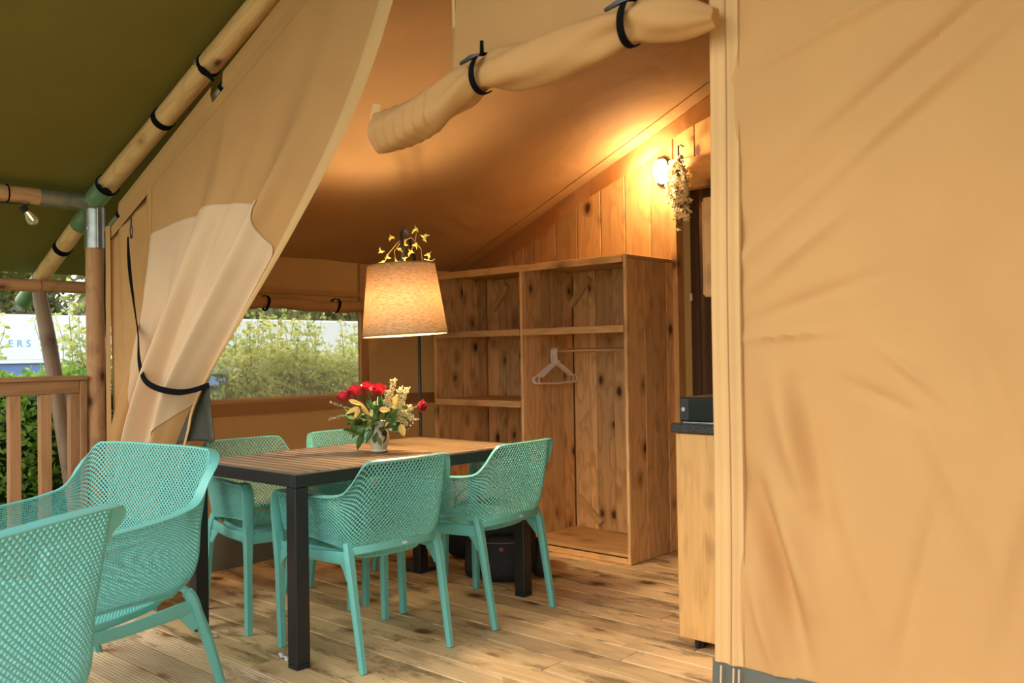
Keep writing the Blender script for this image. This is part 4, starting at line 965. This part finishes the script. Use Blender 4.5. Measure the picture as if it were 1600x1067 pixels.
tr = N(nt, 'ShaderNodeBsdfTranslucent'); L(rr_.outputs[0], tr.inputs[0]); mx = N(nt, 'ShaderNodeMixShader'); mx.inputs[0].default_value = .22
L(p.outputs[0], mx.inputs[1]); L(tr.outputs[0], mx.inputs[2]); L(mx.outputs[0], nt.nodes['Material Output'].inputs[0]); M['linen'] = mt
HS = .168
sh = MB().lathe([(.205, -HS), (.1625, HS)], 64).build('lamp_shade', mt, fl2, True); sh.matrix_local = Ms; solidify(sh, .002)
for (r_, z_) in ((.205, -HS), (.1625, HS)):
    k = MB().tube([(r_*math.cos(2*math.pi*i/64), r_*math.sin(2*math.pi*i/64), z_) for i in range(65)], .0032, 6).build('shade_ring', plain('shade_trim_%d' % (z_*100), (.42,.30,.18), .9), sh, True)
sp3 = MB()
for k in range(3):
    a = 2*math.pi*k/3; sp3.tube([(0, 0, HS-.03), (.1625*math.cos(a), .1625*math.sin(a), HS)], .002, 5)
sp3.lathe([(0,HS-.02),(.018,HS-.02),(.018,HS-.085),(0,HS-.085)], 14); sp3.build('shade_spider', M['black'], sh, True)
MB().lathe([(0,HS-.085),(.014,HS-.09),(.028,HS-.125),(.03,HS-.145),(.02,HS-.165),(0,HS-.172)], 16).build('bulb', glow('bulb_glow', (1, .80, .52), 22), sh, True)
bl = bpy.data.lights.new('floor_lamp_light', 'POINT'); bl.energy = 36; bl.color = (1, .77, .49); bl.shadow_soft_size = .07
blo = bpy.data.objects.new('floor_lamp_light', bl); COL.objects.link(blo); blo.parent = fl2; blo.location = sc_c+Vector((.0, 0, -.02))
# ivy on the lamp
iv = empty('ivy_sprig', (-3.262, 2.853, 1.636), label='artificial ivy sprig with yellow green leaves draped on top of the lamp shade', cat='ivy')
r6 = random.Random(11); vn = MB()
ivl = MB()
def ivyleaf(p, sz, ang, tilt):
    o_ = [(0,0),(.35,-.12),(.62,-.42),(.5,.08),(.55,.2),(.18,.42),(0,.95),(-.18,.42),(-.55,.2),(-.5,.08),(-.62,-.42),(-.35,-.12)]
    Mx = Matrix.Translation(p) @ Matrix.Rotation(R(41.9)+tilt, 4, 'Z') @ Matrix.Rotation(R(80), 4, 'X') @ Matrix.Rotation(ang, 4, 'Z')
    v = [Mx @ Vector((a*sz, b*sz, .12*sz*math.sin(a*5))) for a, b in o_]+[Mx @ Vector((0, .25*sz, .12*sz))]
    n_ = len(o_); return MB().add(v, [(i, (i+1) % n_, n_) for i in range(n_)])
hd = Vector((.744, .668, 0))
stems = [[(-.105,-.01),(-.07,.06),(-.02,.115),(.0,.12)],[(.0,.12),(.05,.135),(.09,.08),(.10,.0)],[(.02,.05),(.06,.11),(.075,.16)],[(-.03,.0),(-.035,.07),(.0,.12)],[(.10,.03),(.14,.02),(.155,.03)]]
for s_ in stems: vn.tube([hd*a+Vector((r6.uniform(-.006,.006), r6.uniform(-.006,.006), b)) for a, b in s_], .0015, 5)
vn.build('vine', M['twig'], iv)
for (a, b, sz, an) in ((-.095,.075,.026,2.4),(-.075,.13,.026,.4),(-.055,.045,.024,2.0),(-.09,.015,.026,1.4),(-.03,.02,.022,2.8),(.045,.055,.030,.5),(.05,.09,.026,-.6),(.03,.03,.02,1.2),(.062,.165,.034,.1),(.105,.135,.034,1.1),(.14,.045,.032,-.7),(.02,.11,.026,1.9),(-.01,.085,.03,-2.6)):
    q = ivyleaf(hd*a+Vector((r6.uniform(-.02,.02), r6.uniform(-.02,.02), b)), sz, an, r6.uniform(-.6,.6)); q.build('leaf', M['ivy'], iv)

# ================================================================== VASE AND BOUQUET
VX = Vector((-3.262, 2.692, .751))
va = empty('flower_vase', VX, label='small cream ceramic vase with a painted leaf motif on the table', cat='vase')
prof = [(0,.002),(.036,.002),(.040,.006),(.034,.014),(.040,.030),(.047,.055),(.048,.075),(.042,.105),(.036,.128),(.038,.140),(.041,.146),(.036,.143),(.030,.125),(.034,.105),(.0,.10)]
vm = plain('vase_glaze', (.62, .56, .38), .22, noise=.12, nscale=30); MB().lathe([(0,.0)]+prof[1:], 36).build('vase_body', vm, va, True)
def decal(c, w, h, n, mat, nm, rot=0):   # painted motif hugging the vase
    def F_(u, v):
        a = c[0]+(u-.5)*w*(1-abs(2*v-1)**1.8)/.048+rot*(v-.5); z = c[1]+(v-.5)*h; r_ = np.interp(z, [p_[1] for p_ in prof[1:9]], [p_[0] for p_ in prof[1:9]])+.0006
        return (r_*math.cos(a), r_*math.sin(a), z)
    MB().grid(F_, 8, 12).build(nm, mat, va, True)
fa = math.atan2(-VX.y, -VX.x)
decal((fa-.35, .070), .034, .055, 0, plain('motif_green', (.09,.16,.05), .3), 'leaf_motif', .3); decal((fa+.05, .055), .022, .05, 0, plain('motif_green_two', (.22,.24,.09), .3), 'leaf_motif', -.3); decal((fa+.62, .088), .036, .034, 0, plain('motif_brown', (.10,.04,.02), .3), 'flower_motif'); decal((fa+.62, .060), .014, .04, 0, plain('motif_stem', (.14,.08,.03), .3), 'stem_motif', .4)
bq = empty('flower_bouquet', VX+Vector((0,0,.135)), label='bouquet of red roses, yellow lilies and cream sprays in the cream vase', cat='bouquet')
fwd2 = Vector((-.668, .744, 0))
def bp_(a, b, d=0): return hd*a+fwd2*d+Vector((0, 0, b))      # a right, b up, d away (m)
def rose(p, r_, ax_, par):
    ax_ = Vector(ax_).normalized(); a_ = ax_.orthogonal().normalized(); b_ = ax_.cross(a_); q = MB()
    for layer, (np_, rr0, hh, open_) in enumerate(((3,.28,1.15,.1),(4,.5,1.1,.12),(5,.75,1.0,.22),(5,1.0,.85,.45))):
        for k in range(np_):
            t0 = 2*math.pi*k/np_+layer*.7; sp_w = 2*math.pi/np_*1.25
            def F_(u, v):
                t = t0+(u-.5)*sp_w*(1-.25*v); rad = r_*rr0*(math.sin(min(1, v*1.15)*1.5)**.6*.95+.1)*(1+open_*max(0, v-.7)*1.6); h = -r_*.75+r_*1.6*hh*v*(1-.12*(2*u-1)**2)-(max(0, v-.8)*r_*open_*1.2)
                return p+a_*rad*math.cos(t)+b_*rad*math.sin(t)+ax_*h
            q.grid(F_, 5, 5)
    o_ = q.build('rose', M['red'], par, True); st = MB(); base = p-ax_*r_*.7; st.tube(catmull([base, base*.55+Vector((0,0,.0)), Vector((0,0,-.06))], 6), .0022, 6)
    for k in range(4):
        t = 1.57*k; leafq(st, base, (a_*math.cos(t)+b_*math.sin(t))*.8+ax_*.7, r_*.9, r_*.3, random.Random(k))
    st.build('stem', M['stem'], o_, True)
for (u_, v_, d, r_, ax_) in ((537,625,-.02,.029,(-.5,.1,.7)),(554,616,0,.031,(-.15,0,1)),(572,611,.03,.030,(.1,0,1)),(593,615,-.03,.033,(.15,-.2,.9)),(661,642,0,.027,(.9,.5,.05))):
    rose(bp_((u_-592)/1392*4.0, (668-v_)/1392*4.0, d), r_, ax_, bq)
def broad(p, d, L, w, par, mat, nm='leaf', curl=.2):
    d = Vector(d).normalized(); s_ = d.cross(Vector((.4,-.8,.5))).normalized(); n_ = s_.cross(d)
    def F_(u, v):
        ww = w*math.sin(math.pi*min(1, v**.8*.98+.02))**.8; return Vector(p)+d*L*v+s_*(u-.5)*ww+n_*(abs(u-.5)*w*.35-curl*L*v*v)
    MB().grid(F_, 4, 7).build(nm, mat, par, True)
r8 = random.Random(21)
for i in range(60):
    a = r8.uniform(-.20, .17); b = r8.uniform(-.07, .11)-abs(a)*.25; p = bp_(a*.55, b*.6+.01, r8.uniform(-.07, .06)); d = hd*(a*3+r8.uniform(-.5,.5))+fwd2*r8.uniform(-.9,.5)+Vector((0,0,r8.uniform(-.35,.8) if a > -.08 else r8.uniform(-.9,.6)))
    broad(p, d, r8.uniform(.055,.095), r8.uniform(.028,.045), bq, M['leafd'])
for (u_, v_, d, L_, w_) in ((548,628,(1,.1,-.35),.075,.022),(565,640,(-1,-.2,-.45),.07,.026),(566,642,(-.5,-.2,-.9),.055,.024),(568,636,(.65,-.1,-.85),.065,.022),(598,644,(1,-.2,-.05),.050,.030),(632,668,(.3,-.3,-1),.062,.034),(612,664,(-.6,0,-.8),.03,.012),(622,640,(.15,0,1),.06,.026)):
    p = bp_((u_-592)/1392*3.95, (668-v_)/1392*3.95, -.085); dd = hd*d[0]+fwd2*d[1]+Vector((0,0,d[2])); broad(p, dd, L_, w_, bq, M['leafy'], 'lily_petal', .12)
cr2 = MB(); st2 = MB()
for (pts) in ([(600,668),(612,630),(619,597)],[(602,668),(622,635),(632,612)],[(604,668),(628,640),(641,614)],[(604,668),(630,650),(652,662)],[(604,668),(625,662),(640,672)],[(600,665),(608,635),(606,616)],[(590,665),(550,645),(515,632)],[(590,668),(540,655),(513,660)],[(604,668),(640,650),(646,642)]):
    w3 = catmull([bp_((a-592)/1392*3.95, (668-b)/1392*3.95, -.03) for a, b in pts], 10); st2.tube(w3, .0012, 5); tiny = pts[-1][0] < 530
    for p in w3[6:]:
        for k in range(3 if tiny else 7):
            qd = Vector((r8.gauss(0,1), r8.gauss(0,1), r8.gauss(0,1)))*(.003 if tiny else .0065); s_ = .0035 if tiny else .0052
            cr2.lathe([(0,-s_),(s_*.8,-s_*.3),(s_*.8,s_*.5),(0,s_)], 5, p+qd)
cr2.build('blossom_sprays', M['cream'], bq, kind='stuff'); st2.build('spray_stems', M['stem'], bq)

# ================================================================== BAGS UNDER THE TABLE
bk = empty('backpack', (-3.27, 3.57, 0), R(38), label='black nylon backpack standing on the floor behind the table leg', cat='backpack')
def soft(w, d, h, seed, k=.42):
    def F_(u, v):
        a = 2*math.pi*u; e = math.pi*(v-.5); ce = math.copysign(abs(math.cos(e))**k, math.cos(e)); se = math.copysign(abs(math.sin(e))**k, math.sin(e))
        x = w/2*ce*math.copysign(abs(math.cos(a))**k, math.cos(a)); y_ = d/2*ce*math.copysign(abs(math.sin(a))**k, math.sin(a)); z = h/2*(1+se)
        w_ = .012*math.sin(9*a+7*v+seed)+.008*math.sin(17*v+3*a*2+seed); tp = 1-.22*max(0, z/h-.3)
        return (x*tp*(1+w_*1.5), y_*tp*(1+w_*2), max(.002, z*(1+.3*w_)))
    return MB().grid(F_, 48, 32)
soft(.34, .24, .42, 1).build('main_bag', M['bagm'], bk, True)
o = soft(.26, .09, .24, 3).build('front_pocket', M['bagm'], bk, True, loc=(0, -.14, .01))
MB().tube([(-.11+.022*i, -.045+.004*math.sin(i), .205) for i in range(11)], .003, 6).build('zip', M['steel'], o, True)
for sg in (-1, 1): soft(.07, .16, .20, 5+sg).build('side_pocket', M['bagm'], bk, True, loc=(sg*.185, 0, .005))
MB().sweep(catmull([(-.05,.02,.40),(-.04,.02,.45),(0,.02,.47),(.04,.02,.45),(.05,.02,.40)], 5), (.022,.006), (0,1,0)).build('grab_handle', M['strap'], bk, True)
for sg in (-1, 1): MB().sweep(catmull([(sg*.08,.10,.38),(sg*.10,.17,.30),(sg*.11,.18,.15),(sg*.10,.12,.03)], 5), (.05,.01), (1,0,0)).build('shoulder_strap', M['strap'], bk, True)
MB().box((-.02,-.20,.175),(.0,-.186,.195),.002).build('buckle', plain('orange_tab', (.5,.12,.02), .5), bk)
b2 = empty('duffel_bag', (-3.70, 3.80, 0), R(20), label='low black bag with dangling straps on the floor left of the backpack', cat='bag')
soft(.36, .24, .33, 9).build('bag_body', M['bagm'], b2, True)
MB().sweep(catmull([(-.09,-.11,.24),(-.08,-.14,.36),(0,-.10,.43),(.08,-.14,.36),(.09,-.11,.24)], 6), (.022,.005), (0,1,0)).build('handle', M['strap'], b2, True)
MB().sweep([(.10,-.135,.26),(.105,-.150,.14),(.11,-.155,.05)], (.016,.004), (1,0,0)).build('hanging_strap', M['strap'], b2, True)
MB().box((.10,-.168,.03),(.125,-.150,.08),.004).build('buckle', M['steel'], b2)

# ================================================================== OUTSIDE
def hedge(name, x0, x1, y0, y1, z0, z1, n, seed, label, mat='hedge'):
    root = empty(name, (0,0,0), label=label, cat='hedge'); rn = random.Random(seed)
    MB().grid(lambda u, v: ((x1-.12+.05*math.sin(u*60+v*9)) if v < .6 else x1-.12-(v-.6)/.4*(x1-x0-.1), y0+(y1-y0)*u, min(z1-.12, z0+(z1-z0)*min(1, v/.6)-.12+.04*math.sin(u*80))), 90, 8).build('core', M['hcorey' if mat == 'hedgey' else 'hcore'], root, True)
    q = MB()
    for i in range(n):
        yy = rn.uniform(y0, y1)
        if rn.random() < .72: x = x1+.10*rn.random()-.13+.05*math.sin(yy*7); z = rn.uniform(z0, z1)
        else: x = rn.uniform(x0, x1); z = z1-.05+.10*rn.random()+.05*math.sin(yy*5)
        L_ = rn.uniform(.035, .065); leafq(q, (x, yy, z), (rn.uniform(-.2,1), rn.uniform(-1,1), rn.uniform(-1,.8)), L_, L_*.62, rn)
    q.build('foliage', M[mat], root, kind='stuff')
    return root, rn
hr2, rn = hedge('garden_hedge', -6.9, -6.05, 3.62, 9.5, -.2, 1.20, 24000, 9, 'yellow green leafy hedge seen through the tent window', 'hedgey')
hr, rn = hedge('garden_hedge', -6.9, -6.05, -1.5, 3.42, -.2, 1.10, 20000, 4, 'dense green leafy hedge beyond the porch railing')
for k in range(170):
    u_ = rn.random()
    yy = rn.uniform(.5, 2.5) if u_ < .10 else (rn.uniform(2.5, 5.4) if u_ < .85 else rn.uniform(5.4, 9))
    x = rn.uniform(-6.75, -6.15); H_ = rn.uniform(.3, .75) if k % 4 else rn.uniform(.6, .95); q = MB(); ln = rn.uniform(-.15,.15); yy = 3.25 if 3.25 < yy < 3.5 else (3.78 if 3.5 <= yy < 3.78 else yy)
    pts = [Vector((x+ln*t*.5, yy+ln*t+.03*math.sin(t*6+k), .8+H_*t)) for t in [i/9 for i in range(10)]]
    sh_ = MB().tube(pts, [.005-.0004*i for i in range(10)], 5).build('shoot', M['twig'], hr if yy < 3.5 else hr2)
    for i in range(int(H_*85)):
        t = (i+rn.random())/(H_*85); p = pts[min(9, int(t*10))]+Vector((rn.uniform(-.07,.07), rn.uniform(-.07,.07), rn.uniform(-.04,.04)))*(1.25-t)
        L_ = rn.uniform(.035,.06); leafq(q, p, (rn.uniform(-1,1), rn.uniform(-1,1), rn.uniform(-.4,.9)), L_, L_*.6, rn)
    q.build('leaves', M['shoot'], sh_, kind='stuff')
# trailer
tr_ = empty('white_trailer', (-19.5, 8, -.2), label='long white trailer with blue lettering and a blue skirt beyond the hedge', cat='trailer')
bxl('body', (-2.4, -9, 1.42), (0, 9.5, 2.36), M['trailer'], tr_, .03); bxl('roof_box', (-2.2, -9, 2.38), (-.1, -1.55, 2.50), M['trailer'], tr_, .03)
bxl('side_skirt', (-2.3, -9, .75), (-.06, 9.5, 1.36), M['tblue'], tr_, .02); bxl('trim_rail', (-2.35, -9, 1.362), (.02, 9.5, 1.418), M['trailer'], tr_, .008)
for yy in (-7, -5.8, 5.5, 6.7):
    MB().lathe([(0,-.13),(.2,-.13),(.42,-.12),(.48,-.08),(.48,.08),(.42,.12),(.2,.13),(0,.13)], 24, (0,0,0), Matrix.Translation((-.3, yy, .49)) @ Matrix.Rotation(R(90),4,'Y')).build('wheel', M['rubber'], tr_, True)
fc = bpy.data.curves.new('lettering', 'FONT'); fc.body = 'ERS'; fc.size = .20; fc.extrude = .002; fc.space_character = 1.6
to = bpy.data.objects.new('tmp_text', fc); COL.objects.link(to); dg = bpy.context.evaluated_depsgraph_get(); tme = bpy.data.meshes.new_from_object(to.evaluated_get(dg)); bpy.data.objects.remove(to)
tme.materials.clear(); tme.materials.append(M['ink']); link('lettering', tme, tr_, (.004, -1.44, 1.70), (R(90), 0, R(90)))
# trees
tl = ['broad dark green tree', 'tall yellowing tree', 'olive green bushy tree', 'pale autumn tree', 'dense green tree', 'rounded ochre tree', 'slender green tree', 'wide mixed green tree', 'tall dark tree', 'light green tree', 'thick green tree']
tp = ['behind the trailer, at the far left', 'behind the left of the trailer', 'behind the slanted prop', 'beside the slanted prop', 'left of the round post', 'behind the porch post', 'right of the porch post', 'hidden mostly by the curtain', 'at the left of the tent window', 'in the middle of the tent window', 'at the right of the tent window']
tl += ['small bright green tree', 'dark olive tree', 'yellow leafed tree']+['deep green background tree']*6; tp += ['between the slanted prop and the post', 'behind the curtain edge', 'behind the right of the trailer']+['standing in the rear row '+q_ for q_ in ('at the far left edge', 'left of the slanted prop', 'right of the slanted prop', 'behind the round porch post', 'left in the tent window', 'right in the tent window')]
for k in range(20):
    rn = random.Random(100+k); yy = 5.6+2.05*k if k < 14 else 11.8+(k-14)*2.7; x = -24-(k % 3)*4.4 if k < 14 else -37.5-(k % 2)*4; H_ = rn.uniform(6.0, 7.5)
    t = empty('tree', (x, yy, -.2), label=tl[k]+' '+tp[k], cat='tree', group='trees beyond the trailer')
    MB().tube([(0,0,-.1),(.1,0,H_*.3),(0,.1,H_*.6),(.05,0,H_*.85)], [.22,.17,.1,.03], 8).build('trunk', M['bark'], t, True)
    q = MB(); blobs = [(Vector((rn.uniform(-.7,.7), rn.uniform(-1.5,1.5), .8+(H_*.8-.8)*(b_+rn.random())/13)), rn.uniform(.9,1.35)) for b_ in range(13)]
    for c_, r_ in blobs:
        for i in range(230):
            d = Vector((rn.gauss(0,1), rn.gauss(0,1), rn.gauss(0,1))).normalized(); leafq(q, c_+d*r_*rn.uniform(.7,1.08), (rn.uniform(-1,1), rn.uniform(-1,1), rn.uniform(-1,.5)), .24, .17, rn)
        q.lathe([(0,-r_*.75),(r_*.55,-r_*.5),(r_*.8,0),(r_*.55,r_*.5),(0,r_*.75)], 9, c_)
    q.build('crown', M['tree'], t, kind='stuff')
